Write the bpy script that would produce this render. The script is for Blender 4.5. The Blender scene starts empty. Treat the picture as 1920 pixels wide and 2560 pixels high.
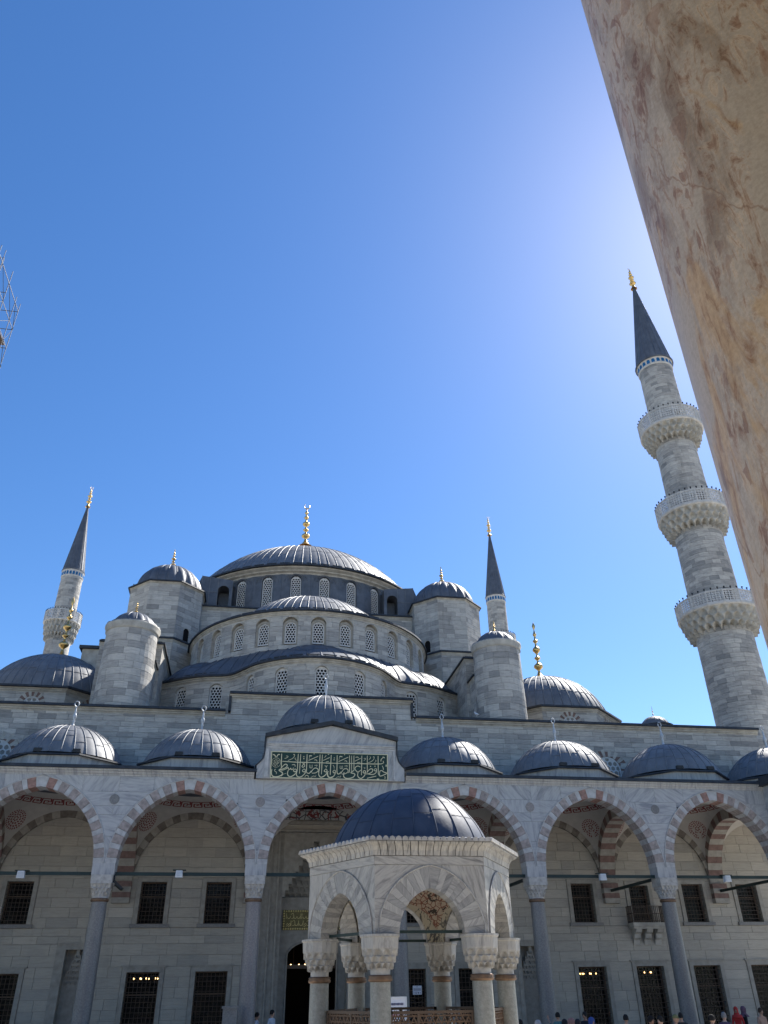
import bpy, math, random
import numpy as np
from mathutils import Matrix, Vector
random.seed(7); RNG = np.random.RandomState(11)
PI = math.pi
sc = bpy.context.scene
COL = sc.collection

# ------------------------------------------------------------------ camera
CAM = np.array([-3.6188, 0.0, 2.6])
FPX, PITCH, ROLL, YAW = 1937.8, math.radians(31.5186), math.radians(-0.8913), math.radians(9.7146)
cam = bpy.data.cameras.new('camera'); camo = bpy.data.objects.new('camera', cam); COL.objects.link(camo)
cam.sensor_fit = 'VERTICAL'; cam.sensor_height = 24.0; cam.lens = FPX / 2560 * 24.0
cam.clip_start = 0.05; cam.clip_end = 5000
_f = Vector((math.sin(YAW)*math.cos(PITCH), math.cos(YAW)*math.cos(PITCH), math.sin(PITCH)))
_r0 = Vector((math.cos(YAW), -math.sin(YAW), 0)); _u0 = _r0.cross(_f)
_r = _r0*math.cos(ROLL) + _u0*math.sin(ROLL); _u = _u0*math.cos(ROLL) - _r0*math.sin(ROLL)
camo.matrix_world = Matrix(((_r.x, _u.x, -_f.x, CAM[0]), (_r.y, _u.y, -_f.y, CAM[1]), (_r.z, _u.z, -_f.z, CAM[2]), (0, 0, 0, 1)))
sc.camera = camo
# ------------------------------------------------------------------ sky, sun, exposure
SUN_AZ, SUN_EL = math.radians(46.8), math.radians(46.5)
world = bpy.data.worlds.new('World'); sc.world = world; world.use_nodes = True
wn = world.node_tree; wn.nodes.clear()
sky = wn.nodes.new('ShaderNodeTexSky'); sky.sky_type = 'NISHITA'; sky.sun_disc = False
sky.sun_elevation = SUN_EL; sky.sun_rotation = SUN_AZ
sky.altitude = 0; sky.air_density = 1.0; sky.dust_density = 0.24; sky.ozone_density = 3.2
hs = wn.nodes.new('ShaderNodeHueSaturation'); hs.inputs['Saturation'].default_value = 1.24; hs.inputs['Hue'].default_value = 0.505
bg = wn.nodes.new('ShaderNodeBackground'); bg.inputs['Strength'].default_value = 0.098
wo = wn.nodes.new('ShaderNodeOutputWorld')
wn.links.new(sky.outputs[0], hs.inputs['Color']); wn.links.new(hs.outputs[0], bg.inputs[0]); wn.links.new(bg.outputs[0], wo.inputs[0])
sl = bpy.data.lights.new('sun', 'SUN'); sl.energy = 5.0; sl.angle = math.radians(0.53); sl.color = (1.0, 0.955, 0.88)
so = bpy.data.objects.new('sun', sl); COL.objects.link(so)
SUN = Vector((math.sin(SUN_AZ)*math.cos(SUN_EL), math.cos(SUN_AZ)*math.cos(SUN_EL), math.sin(SUN_EL)))
so.rotation_euler = SUN.to_track_quat('Z', 'Y').to_euler(); so.location = (30, 40, 60)
sc.view_settings.view_transform = 'Standard'; sc.view_settings.look = 'None'
sc.view_settings.exposure = 0.95; sc.view_settings.gamma = 1.0; sc.view_settings.use_curve_mapping = False
sc.render.engine = 'CYCLES'

# ------------------------------------------------------------------ material helpers
class NT:
    def __init__(s, name):
        s.m = bpy.data.materials.new(name); s.m.use_nodes = True
        s.t = s.m.node_tree; s.b = s.t.nodes['Principled BSDF']
        s.tc = s.t.nodes.new('ShaderNodeTexCoord')
    def n(s, kind, **k):
        nd = s.t.nodes.new(kind)
        for a, v in k.items(): setattr(nd, a, v)
        return nd
    def l(s, a, b): s.t.links.new(a, b)
    def coord(s, scale=(1, 1, 1), rot=(0, 0, 0), out='Object'):
        mp = s.n('ShaderNodeMapping'); mp.inputs['Scale'].default_value = scale; mp.inputs['Rotation'].default_value = rot
        s.l(s.tc.outputs[out], mp.inputs[0]); return mp.outputs[0]
    def noise(s, scale, detail=4, vec=None, rough=0.55, dist=0.0):
        nd = s.n('ShaderNodeTexNoise'); nd.inputs['Scale'].default_value = scale; nd.inputs['Detail'].default_value = detail
        nd.inputs['Roughness'].default_value = rough; nd.inputs['Distortion'].default_value = dist
        s.l(vec if vec else s.coord(), nd.inputs['Vector']); return nd.outputs[0]
    def ramp(s, fac, stops):
        r = s.n('ShaderNodeValToRGB'); e = r.color_ramp.elements
        while len(e) < len(stops): e.new(0.5)
        for x, (p, c) in zip(e, stops):
            x.position = p; x.color = (*c, 1) if len(c) == 3 else c
        s.l(fac, r.inputs[0]); return r.outputs[0]
    def mix(s, fac, a, b, mode='MIX'):
        x = s.n('ShaderNodeMix', data_type='RGBA', blend_type=mode)
        for sock, v in ((x.inputs[0], fac), (x.inputs[6], a), (x.inputs[7], b)):
            if isinstance(v, (int, float)): sock.default_value = v
            elif isinstance(v, tuple): sock.default_value = (*v, 1)
            else: s.l(v, sock)
        return x.outputs[2]
    def math(s, op, a, b=None):
        x = s.n('ShaderNodeMath', operation=op)
        for i, v in enumerate((a, b)):
            if v is None: continue
            if isinstance(v, (int, float)): x.inputs[i].default_value = v
            else: s.l(v, x.inputs[i])
        return x.outputs[0]
    def attr(s, name='tone'):
        a = s.n('ShaderNodeAttribute'); a.attribute_name = name; return a.outputs['Fac']
    def bump(s, h, strength=0.3, dist=0.02):
        b = s.n('ShaderNodeBump'); b.inputs['Strength'].default_value = strength; b.inputs['Distance'].default_value = dist
        s.l(h, b.inputs['Height']); s.l(b.outputs[0], s.b.inputs['Normal'])
    def fin(s, col=None, rough=0.7, metal=0.0, spec=0.5):
        if col is not None:
            if isinstance(col, tuple): s.b.inputs['Base Color'].default_value = (*col, 1)
            else: s.l(col, s.b.inputs['Base Color'])
        if isinstance(rough, (int, float)): s.b.inputs['Roughness'].default_value = rough
        else: s.l(rough, s.b.inputs['Roughness'])
        s.b.inputs['Metallic'].default_value = metal; s.b.inputs['Specular IOR Level'].default_value = spec
        return s.m
def g3(v, w=0.0): return (v*(1+w), v, v*(1-w*1.6))
M = {}
def stone(name, dark, mid, light, streak=0.35, stain=0.5):
    t = NT(name)
    big = t.noise(0.35, 5, rough=0.6)
    fine = t.noise(3.0, 8, t.coord((0.6, 0.6, 5.0)), rough=0.72)
    pit = t.noise(14, 5, rough=0.7)
    base = t.ramp(t.attr(), [(0.0, dark), (0.3, mid), (0.75, light), (1.0, tuple(min(1, c*1.12) for c in light))])
    f = t.ramp(fine, [(0.36, (0.58, 0.58, 0.60)), (0.55, (1, 1, 1)), (0.75, (1.12, 1.11, 1.09))])
    c = t.mix(streak*1.6 if streak*1.6 < 1 else 1.0, base, f, 'MULTIPLY')
    s2 = t.ramp(big, [(0.35, (0.72, 0.72, 0.73)), (0.52, (1, 1, 1))])
    c = t.mix(stain, c, s2, 'MULTIPLY')
    v = t.noise(1.1, 6, t.coord((1.0, 1.0, 0.12)), rough=0.65)
    c = t.mix(stain*0.8, c, t.ramp(v, [(0.55, (1, 1, 1)), (0.72, (0.55, 0.54, 0.53))]), 'MULTIPLY')
    t.bump(t.mix(0.5, fine, pit), 0.5, 0.02)
    return t.fin(c, 0.82, spec=0.3)
M['stone'] = stone('limestone', (0.275, 0.268, 0.255), (0.41, 0.392, 0.36), (0.49, 0.468, 0.425), 0.42)
M['stone_min'] = stone('minaret_stone', (0.27, 0.265, 0.25), (0.41, 0.39, 0.355), (0.48, 0.455, 0.41), 0.5, 0.75)
M['stone_in'] = stone('beige_stone', (0.36, 0.335, 0.29), (0.405, 0.37, 0.31), (0.43, 0.39, 0.325), 0.2, 0.3)
def plain(name, c, r=0.7, metal=0.0, var=0.25, scale=3.0, bump=0.1, spec=0.4):
    t = NT(name); nz = t.noise(scale, 6)
    col = t.mix(1.0, c, t.ramp(nz, [(0.3, (1-var,)*3), (0.7, (1+var*0.4,)*3)]), 'MULTIPLY')
    if bump: t.bump(t.noise(scale*5, 4), bump, 0.01)
    return t.fin(col, r, metal, spec)
M['mortar'] = plain('mortar', (0.27, 0.255, 0.23), 0.95)
M['stone_trim'] = plain('stone_trim', (0.43, 0.405, 0.355), 0.8, var=0.35, scale=2.0)
def marble(name, base, vein, vein2, scale=0.9, rot=(0.4, 0.5, 0.3), tone=True, amt=0.8):
    t = NT(name)
    w = t.noise(0.6, 5, rough=0.6)
    co = t.coord((1, 1, 1), rot)
    if tone:   # every slab carries its own vein direction through its tone
        a = t.math('MULTIPLY', t.attr(), 37.0)
        off = t.n('ShaderNodeVectorMath', operation='ADD'); cb = t.n('ShaderNodeCombineXYZ')
        t.l(a, cb.inputs[0]); t.l(a, cb.inputs[2]); t.l(co, off.inputs[0]); t.l(cb.outputs[0], off.inputs[1])
        ro = t.n('ShaderNodeVectorRotate', rotation_type='Y_AXIS'); t.l(off.outputs[0], ro.inputs['Vector']); t.l(t.math('MULTIPLY', a, 0.9), ro.inputs['Angle'])
        co = ro.outputs[0]
    mp = t.n('ShaderNodeMapping'); mp.inputs['Scale'].default_value = (0.45*scale, 0.45*scale, 3.2*scale); t.l(co, mp.inputs[0])
    v1 = t.noise(1.3, 7, mp.outputs[0], 0.62, 0.7)
    v2 = t.noise(4.0, 6, mp.outputs[0], 0.6, 0.3)
    c = t.ramp(v1, [(0.32, vein), (0.5, base), (0.62, base), (0.8, vein2)])
    c = t.mix(amt, c, t.ramp(v2, [(0.35, (0.72, 0.73, 0.76)), (0.55, (1, 1, 1))]), 'MULTIPLY')
    c = t.mix(0.5, c, t.ramp(w, [(0.3, (0.8, 0.8, 0.8)), (0.6, (1, 1, 1))]), 'MULTIPLY')
    st = t.noise(0.9, 6, t.coord((1.6, 1.6, 0.15)), 0.65)
    c = t.mix(0.45, c, t.ramp(st, [(0.55, (1, 1, 1)), (0.75, (0.62, 0.58, 0.52))]), 'MULTIPLY')
    t.bump(v2, 0.08, 0.01)
    return t.fin(c, 0.5, spec=0.4)
M['marble'] = marble('veined_marble', (0.43, 0.425, 0.415), (0.26, 0.265, 0.275), (0.52, 0.51, 0.49))
M['marble_fountain'] = marble('fountain_marble', (0.46, 0.435, 0.39), (0.235, 0.225, 0.21), (0.55, 0.525, 0.475), 2.6)
M['marble_grey'] = marble('grey_fountain_marble', (0.355, 0.34, 0.31), (0.22, 0.21, 0.2), (0.43, 0.41, 0.375), 2.6)
M['marble_cap'] = plain('carved_marble', (0.46, 0.435, 0.395), 0.6, var=0.4, scale=5)
M['pink'] = plain('pink_voussoir', (0.335, 0.285, 0.26), 0.75, var=0.4, scale=6)
M['red'] = plain('red_voussoir', (0.31, 0.185, 0.15), 0.75, var=0.4, scale=6)
M['white_v'] = plain('white_voussoir', (0.45, 0.44, 0.425), 0.6, var=0.3, scale=4)
M['pale_v'] = plain('pale_voussoir', (0.33, 0.305, 0.26), 0.75, var=0.25, scale=4)
M['dark_v'] = plain('brown_voussoir', (0.185, 0.16, 0.135), 0.8, var=0.35, scale=5)
M['redstripe_v'] = plain('red_stripe', (0.20, 0.125, 0.105), 0.8, var=0.35, scale=5)
def lead(name, c1, c2, rough=0.42, metal=0.75):
    t = NT(name)
    n1 = t.noise(1.2, 7, rough=0.65); n2 = t.noise(5.0, 6, t.coord((1, 1, 0.35)), 0.7)
    c = t.ramp(n1, [(0.32, c1), (0.68, c2)])
    c = t.mix(0.5, c, t.ramp(n2, [(0.35, (0.75, 0.76, 0.78)), (0.65, (1.1, 1.1, 1.1))]), 'MULTIPLY')
    t.bump(n1, 0.25, 0.06)
    r = t.math('ADD', t.math('MULTIPLY', n2, 0.2), rough-0.1)
    return t.fin(c, r, metal, 0.5)
M['lead'] = lead('dome_lead', (0.125, 0.13, 0.14), (0.205, 0.213, 0.226), 0.6, 0.3)
M['lead_dark'] = lead('dark_lead', (0.075, 0.083, 0.1), (0.135, 0.147, 0.17), 0.56, 0.3)
M['lead_blue'] = lead('blue_lead', (0.033, 0.044, 0.068), (0.062, 0.078, 0.112), 0.62, 0.1)
M['eave'] = plain('eave_lead', (0.045, 0.05, 0.058), 0.6, 0.3, var=0.4)
M['gold'] = plain('gilding', (0.66, 0.46, 0.19), 0.36, 1.0, var=0.25, scale=6)
M['tube'] = plain('galvanised_tube', (0.09, 0.095, 0.105), 0.6, 0.3)
M['gilt'] = plain('gilt_paint', (0.80, 0.66, 0.28), 0.45, 0.1, var=0.3, scale=12)
M['gilt_ground'] = plain('gilt_ground', (0.17, 0.14, 0.05), 0.6, var=0.3, scale=12)
M['bronze'] = plain('bronze_collar', (0.21, 0.13, 0.08), 0.5, 0.5, var=0.4, scale=8)
M['grey_metal'] = plain('zinc', (0.50, 0.52, 0.54), 0.5, 0.35, var=0.2)
M['plaster'] = plain('white_lattice_plaster', (0.60, 0.59, 0.57), 0.8, var=0.15)
M['white_stone'] = plain('white_parapet_stone', (0.50, 0.49, 0.47), 0.8, var=0.25)
def glass(name, c, r=0.15): return NT(name).fin(c, r, 0, 0.15)
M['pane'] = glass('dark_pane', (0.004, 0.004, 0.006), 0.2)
pc_ = NT('clear_pane'); pc_.b.inputs['Alpha'].default_value = 0.35; M['pane_clear'] = pc_.fin((0.006, 0.007, 0.009), 0.15, 0, 0.3)
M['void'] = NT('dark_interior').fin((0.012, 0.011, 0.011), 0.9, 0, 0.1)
M['iron'] = plain('iron_grille', (0.075, 0.055, 0.042), 0.6, 0.3)
M['wood_brown'] = plain('brown_frame', (0.13, 0.085, 0.055), 0.6, 0.0)
M['wood_lattice'] = plain('lattice_wood', (0.16, 0.095, 0.055), 0.65, var=0.3)
M['tie'] = plain('green_iron', (0.018, 0.036, 0.034), 0.5, 0.2)
M['blue_tile'] = plain('blue_tile', (0.02, 0.13, 0.30), 0.25, var=0.5, scale=9)
M['vault'] = plain('vault_plaster', (0.43, 0.40, 0.355), 0.85, var=0.12)
M['red_paint'] = plain('red_paint', (0.20, 0.04, 0.035), 0.8, var=0.2)
M['black'] = plain('black_plastic', (0.02, 0.02, 0.022), 0.5)
M['white'] = plain('white_plastic', (0.62, 0.64, 0.66), 0.45, var=0.1)
M['sign_green'] = NT('sign_green').fin((0.003, 0.030, 0.023), 0.6)
M['sign_cream'] = plain('sign_cream', (0.66, 0.61, 0.40), 0.55, var=0.1)
def granite(name, a, b):
    t = NT(name); n = t.noise(18, 6, rough=0.75); n2 = t.noise(1.2, 5, t.coord((1, 1, 0.4)))
    c = t.ramp(n, [(0.35, a), (0.65, b)]); c = t.mix(0.6, c, t.ramp(n2, [(0.35, (0.72, 0.72, 0.75)), (0.6, (1, 1, 1))]), 'MULTIPLY')
    return t.fin(c, 0.45, spec=0.5)
M['granite'] = granite('grey_granite', (0.14, 0.133, 0.125), (0.25, 0.235, 0.215))
M['granite_pink'] = granite('pinkish_granite', (0.19, 0.17, 0.16), (0.31, 0.27, 0.245))
M['fcol'] = granite('greenish_marble_column', (0.24, 0.235, 0.20), (0.38, 0.37, 0.32))

# ------------------------------------------------------------------ mesh helpers
WL = {}          # world location of every object used as a parent
class MB:
    def __init__(s): s.v = []; s.f = []; s.mi = []; s.tone = []; s.cur = 0; s.ct = 0.5
    def add(s, vs, fs):
        k = len(s.v); s.v.extend([tuple(map(float, p)) for p in vs])
        for f in fs: s.f.append([i+k for i in f]); s.mi.append(s.cur); s.tone.append(s.ct)
    def box(s, x0, x1, y0, y1, z0, z1):
        s.add([(x0,y0,z0),(x1,y0,z0),(x1,y1,z0),(x0,y1,z0),(x0,y0,z1),(x1,y0,z1),(x1,y1,z1),(x0,y1,z1)],
              [(0,3,2,1),(4,5,6,7),(0,1,5,4),(1,2,6,5),(2,3,7,6),(3,0,4,7)])
    def prism(s, poly, fr, d0, d1):
        """poly: 2-D points (counter-clockwise seen from outside); fr(a,b,depth)->xyz; extruded d0..d1"""
        n = len(poly)
        s.add([fr(a, b, d0) for a, b in poly] + [fr(a, b, d1) for a, b in poly],
              [tuple(range(n-1, -1, -1)), tuple(range(n, 2*n))] + [(i, (i+1) % n, n+(i+1) % n, n+i) for i in range(n)])
    def grid(s, P, wrap=False):
        """P: rows x cols of points"""
        R, C = len(P), len(P[0]); fs = []
        for i in range(R-1):
            for j in range(C if wrap else C-1):
                j2 = (j+1) % C; fs.append((i*C+j, i*C+j2, (i+1)*C+j2, (i+1)*C+j))
        s.add([p for r in P for p in r], fs)
    def lathe(s, prof, c=(0, 0, 0), n=24, a0=0, a1=2*PI):
        full = abs(a1-a0-2*PI) < 1e-6; m = n if full else n+1
        s.grid([[(c[0]+r*math.cos(a0+(a1-a0)*j/n), c[1]+r*math.sin(a0+(a1-a0)*j/n), c[2]+z) for j in range(m)] for r, z in prof], full)
    def tube(s, pts, r, n=6, cap=True):
        pts = [Vector(p) for p in pts]; rows = []
        for i, p in enumerate(pts):
            d = (pts[min(i+1, len(pts)-1)] - pts[max(i-1, 0)]).normalized()
            a = d.cross(Vector((0, 0, 1)) if abs(d.z) < 0.9 else Vector((1, 0, 0))).normalized(); b = d.cross(a)
            rr = r[i] if isinstance(r, (list, tuple)) else r
            rows.append([tuple(p + a*rr*math.cos(2*PI*j/n) + b*rr*math.sin(2*PI*j/n)) for j in range(n)])
        k = len(s.v); s.grid(rows, True)
        if cap:
            s.f.append([k+j for j in range(n)]); s.f.append([k+(len(rows)-1)*n+j for j in reversed(range(n))])
            s.mi += [s.cur]*2; s.tone += [s.ct]*2
    def mesh(s, name, mats, smooth=False, recalc=False):
        me = bpy.data.meshes.new(name); me.from_pydata(s.v, [], s.f)
        mats = mats if isinstance(mats, (list, tuple)) else [mats]
        for m in mats: me.materials.append(M[m] if isinstance(m, str) else m)
        if len(mats) > 1: me.polygons.foreach_set('material_index', s.mi)
        a = me.attributes.new('tone', 'FLOAT', 'FACE'); a.data.foreach_set('value', s.tone)
        if smooth: me.polygons.foreach_set('use_smooth', [True]*len(s.f))
        if recalc:
            import bmesh
            bm = bmesh.new(); bm.from_mesh(me); bmesh.ops.recalc_face_normals(bm, faces=bm.faces); bm.to_mesh(me); bm.free()
        me.update(); return me
    def obj(s, name, mats, parent=None, smooth=False, **k):
        return link(name, s.mesh(name, mats, smooth, True), parent, **k)
def link(name, data, parent=None, loc=(0, 0, 0), rotz=0.0, scale=None, label=None, kind=None):
    o = bpy.data.objects.new(name, data); COL.objects.link(o)
    o.location = loc; o.rotation_euler = (0, 0, rotz)
    if scale: o.scale = scale
    WL[o.name] = Matrix.Translation(loc) @ Matrix.Rotation(rotz, 4, 'Z')
    if parent is not None:
        o.parent = parent; o.matrix_parent_inverse = WL[parent.name].inverted()
    if label: o['label'] = label
    if kind: o['kind'] = kind
    return o
def tag(o, label, cat, group=None):
    o['label'] = label; o['category'] = cat
    if group: o['group'] = group
    return o
def thing(name, label, cat, loc, group=None):
    return tag(link(name, None, None, loc), label, cat, group)
def copy_tree(o, parent=None, dloc=None):
    c = o.copy(); COL.objects.link(c)
    if parent is not None: c.parent = parent; c.matrix_parent_inverse = o.matrix_parent_inverse.copy()
    if dloc is not None: c.location = Vector(o.location) + Vector(dloc)
    for ch in o.children: copy_tree(ch, c)
    return c
FX = lambda a, b, d: (a, d, b)            # facing -Y: a = X, b = Z, depth = Y
def fr_at(x, y, rz):                       # local frame: a along tangent, b up, d inward; rz = 0 faces -Y
    c, s = math.cos(rz), math.sin(rz)
    return lambda a, b, d: (x + a*c - d*s, y + a*s + d*c, b)
def arch(half, rise, n=10, z=0.0, x=0.0):
    """pointed two-centred arch, left springing to right springing"""
    e = max((rise*rise-half*half)/(2*half), 0.0); r = half+e; ph = math.acos(e/r) if e > 0 else PI/2
    L = [(e + r*math.cos(PI-ph*i/n), r*math.sin(PI-ph*i/n)*(1 if e > 0 else rise/half)) for i in range(n+1)]
    R = [(-a, b) for a, b in reversed(L[:-1])]
    return [(x+a, z+b) for a, b in L+R]
def arch_x(half, rise, z):                 # half width of the arch at height z above springing
    e = max((rise*rise-half*half)/(2*half), 0.0); r = half+e
    if z <= 0: return half
    if z*z >= r*r-e*e: return 0.0
    return math.sqrt(r*r-z*z)-e

# ------------------------------------------------------------------ ashlar (cut stone courses, stone by stone)
class Stones:
    def __init__(s, thing_, quota=300, name='stone_block'): s.t = thing_; s.q = quota; s.b = []; s.name = name
    def path(s, part, mat, pos, s0, s1, z0, z1, course=0.4, length=(0.5, 1.2), depth=0.06, holes=(), curved=False, gap=0.012, keys=(), tone=None, dz=None):
        """pos(s,z)->(x,y,nx,ny); holes: (s0,s1,z0,z1); dz: optional per-z clipping function z_top(s)"""
        zs = sorted({round(z, 3) for z in [z0, z1, *keys] + [h[2] for h in holes] + [h[3] for h in holes] if z0-1e-6 <= z <= z1+1e-6})
        lines = [zs[0]]
        for a, b in zip(zs, zs[1:]):
            n = max(1, round((b-a)/course)); lines += [a+(b-a)*(i+1)/n for i in range(n)]
        for a, b in zip(lines, lines[1:]):
            if b-a < 0.04: continue
            iv = [(s0, s1)]
            for h in holes:
                if h[2] < b-0.01 and h[3] > a+0.01:
                    nv = []
                    for p, q in iv:
                        if h[1] <= p or h[0] >= q: nv.append((p, q)); continue
                        if h[0] > p: nv.append((p, h[0]))
                        if h[1] < q: nv.append((h[1], q))
                    iv = nv
            for p, q in iv:
                x = p
                first = RNG.uniform(0.3, 1.0)
                while x < q-1e-4:
                    ln = RNG.uniform(*length)*first; first = 1.0
                    y = x+ln
                    if q-y < length[0]*0.6: y = q
                    y = min(y, q)
                    tn = (RNG.beta(2.2, 1.6) if tone is None else tone()) if RNG.rand() > 0.09 else RNG.uniform(0.0, 0.25)
                    if mat != 'stone_in':
                        X_, Y_ = pos(x, a)[:2]
                        if math.sin(X_*0.9+a*1.1+Y_*0.6)*math.sin(X_*0.41-a*0.83+1.3) > 0.3 and RNG.rand() < 0.6: tn *= 0.35
                    s._block(part, mat, pos, x+gap/2, y-gap/2, a+gap/2, b-gap/2, depth, curved, tn)
                    x = y
    def _block(s, part, mat, pos, x0, x1, z0, z1, depth, curved, tn):
        if x1-x0 < 0.03: return
        n = max(1, int(math.ceil((x1-x0)/0.35))) if curved else 1
        pr = RNG.uniform(-0.004, 0.008); vs = []
        for z in (z0, z1):
            for i in range(n+1):
                X, Y, nx, ny = pos(x0+(x1-x0)*i/n, z); vs.append((X+nx*pr, Y+ny*pr, z))
        for z in (z0, z1):
            for i in range(n+1):
                X, Y, nx, ny = pos(x0+(x1-x0)*i/n, z); vs.append((X-nx*depth, Y-ny*depth, z))
        m = n+1; fs = []
        for i in range(n):
            fs.append((i, i+1, m+i+1, m+i)); fs.append((2*m+i, 2*m+i+1, i+1, i)); fs.append((m+i, m+i+1, 3*m+i+1, 3*m+i))
        fs.append((0, m, 3*m, 2*m)); fs.append((n, 2*m+n, 3*m+n, m+n))
        X, Y, nx, ny = pos((x0+x1)/2, (z0+z1)/2)
        v = np.array([CAM[0]-X, CAM[1]-Y, CAM[2]-(z0+z1)/2]); d2 = v@v
        fac = (v[0]*nx+v[1]*ny)/math.sqrt(d2)
        # inside the picture?
        w = -v; zc = w@np.array(_f); px = w@np.array(_r)/zc*FPX if zc > 0 else 9e9; py = w@np.array(_u)/zc*FPX if zc > 0 else 9e9
        ok = abs(px) < 960 and abs(py) < 1280
        s.b.append(((x1-x0)*(z1-z0)/d2*max(fac, 0)*(1 if ok else 0), part, mat, vs, fs, tn))
    def done(s):
        s.b.sort(key=lambda b: -b[0]); rest = {}
        for i, (ar, part, mat, vs, fs, tn) in enumerate(s.b):
            if i < s.q and ar > 0:
                mb = MB(); mb.ct = tn; mb.add(vs, fs); link(s.name, mb.mesh(s.name, mat), part)
            else:
                r = rest.setdefault(mat, MB()); r.ct = tn; r.add(vs, fs)
        if rest:
            mats = list(rest); al = MB()
            for i, m in enumerate(mats):
                r = rest[m]; k = len(al.v); al.v += r.v; al.f += [[j+k for j in f] for f in r.f]; al.mi += [i]*len(r.f); al.tone += r.tone
            link('stone_courses', al.mesh('stone_courses', mats), s.t, kind='stuff')
def cyl(X0, Y0, R, R1=None, z0=0, z1=1):
    def pos(s, z):
        r = R if R1 is None else R+(R1-R)*(z-z0)/(z1-z0); a = s/R
        return (X0+r*math.sin(a), Y0-r*math.cos(a), math.sin(a), -math.cos(a))
    return pos
def flat(x0, y0, rz):
    c, s = math.cos(rz), math.sin(rz)
    return lambda t, z: (x0+t*c, y0+t*s, s, -c)

# ------------------------------------------------------------------ domes, finials, muqarnas, windows
def cap_prof(R, H, n=14):
    q = (R*R+H*H)/(2*H); t1 = math.asin(min(1, R/q)); t1 = t1 if H <= q else PI-t1
    return [(q*math.sin(t1*(1-i/n)), q*math.cos(t1*(1-i/n))-(q-H)) for i in range(n+1)]
_seam = {}
def dome(parent, c, R, H, nseam, mat='lead', name='dome', bulge=0.004, seam_r=0.04, a0=0, a1=2*PI, rings=True, label=None):
    sub = 4 if bulge < 0.02 else 6
    n = nseam*sub; prof = cap_prof(R, H, 16); mb = MB(); full = abs(a1-a0-2*PI) < 1e-6
    rows = []
    for k, (r, z) in enumerate(prof):
        row = []
        for j in range(n if full else n+1):
            th = a0+(a1-a0)*j/n; ph = (j % sub)/sub
            b = 1+bulge*math.sin(PI*ph)*(min(1, 1.4*r/R) if bulge > 0.02 else 1)+ (RNG.uniform(-1, 1)*0.0016)
            row.append((c[0]+r*b*math.cos(th), c[1]+r*b*math.sin(th), c[2]+z*(1+0.3*(b-1))))
        rows.append(row)
    mb.grid(rows, full)
    d = mb.obj(name, mat, parent, smooth=True, label=label)
    key = (round(R, 3), round(H, 3), seam_r, mat)
    if key not in _seam:
        sb = MB(); pts = [Vector((r, 0, z)) for r, z in prof]
        rows = []
        for i, p in enumerate(pts):
            t = (pts[min(i+1, len(pts)-1)]-pts[max(0, i-1)]).normalized(); nn = Vector((-t.z, 0, t.x)); nn = nn if nn.dot(p-Vector((0, 0, -R))) > 0 else -nn
            w = seam_r*(0.35+0.65*min(1, 1.6*pts[i].x/R))
            rows.append([tuple(p+Vector((0, -w, 0))-nn*0.01), tuple(p+Vector((0, -w*0.7, 0))+nn*w*0.8), tuple(p+nn*w*1.15), tuple(p+Vector((0, w*0.7, 0))+nn*w*0.8), tuple(p+Vector((0, w, 0))-nn*0.01)])
        sb.grid(rows); _seam[key] = sb.mesh('seam', mat, True, True)
    for j in range(nseam if full else nseam+1):
        link('seam', _seam[key], d, loc=c, rotz=a0+(a1-a0)*j/nseam)
    if rings:   # the lap joints between the lead sheets
        rb = MB()
        for kk in (4, 8, 12):
            for j in range(nseam):
                k = kk + RNG.choice([-1, 0, 0, 1]); r, z = prof[k]; th0, th1 = a0+(a1-a0)*j/nseam, a0+(a1-a0)*(j+1)/nseam
                pp = []
                for i in range(4):
                    th = th0+(th1-th0)*i/3; bb = 1.0+bulge*math.sin(PI*i/3)+0.0035
                    pp.append((c[0]+r*bb*math.cos(th), c[1]+r*bb*math.sin(th), c[2]+z+0.01))
                rb.tube(pp, seam_r*0.28, 4, False)
        rb.obj('lap_joints', mat, d, kind='stuff')
    return d
def crescent(mb, c, r, w, rz=0.0):
    pts = []
    for i in range(15):
        a = math.radians(-235+290*i/14); pts.append((c[0]+r*math.cos(a)*math.cos(rz), c[1]+r*math.cos(a)*math.sin(rz), c[2]+r*math.sin(a)))
    mb.tube(pts, [w*(0.25+0.75*math.sin(PI*i/14)) for i in range(15)], 6)
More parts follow.
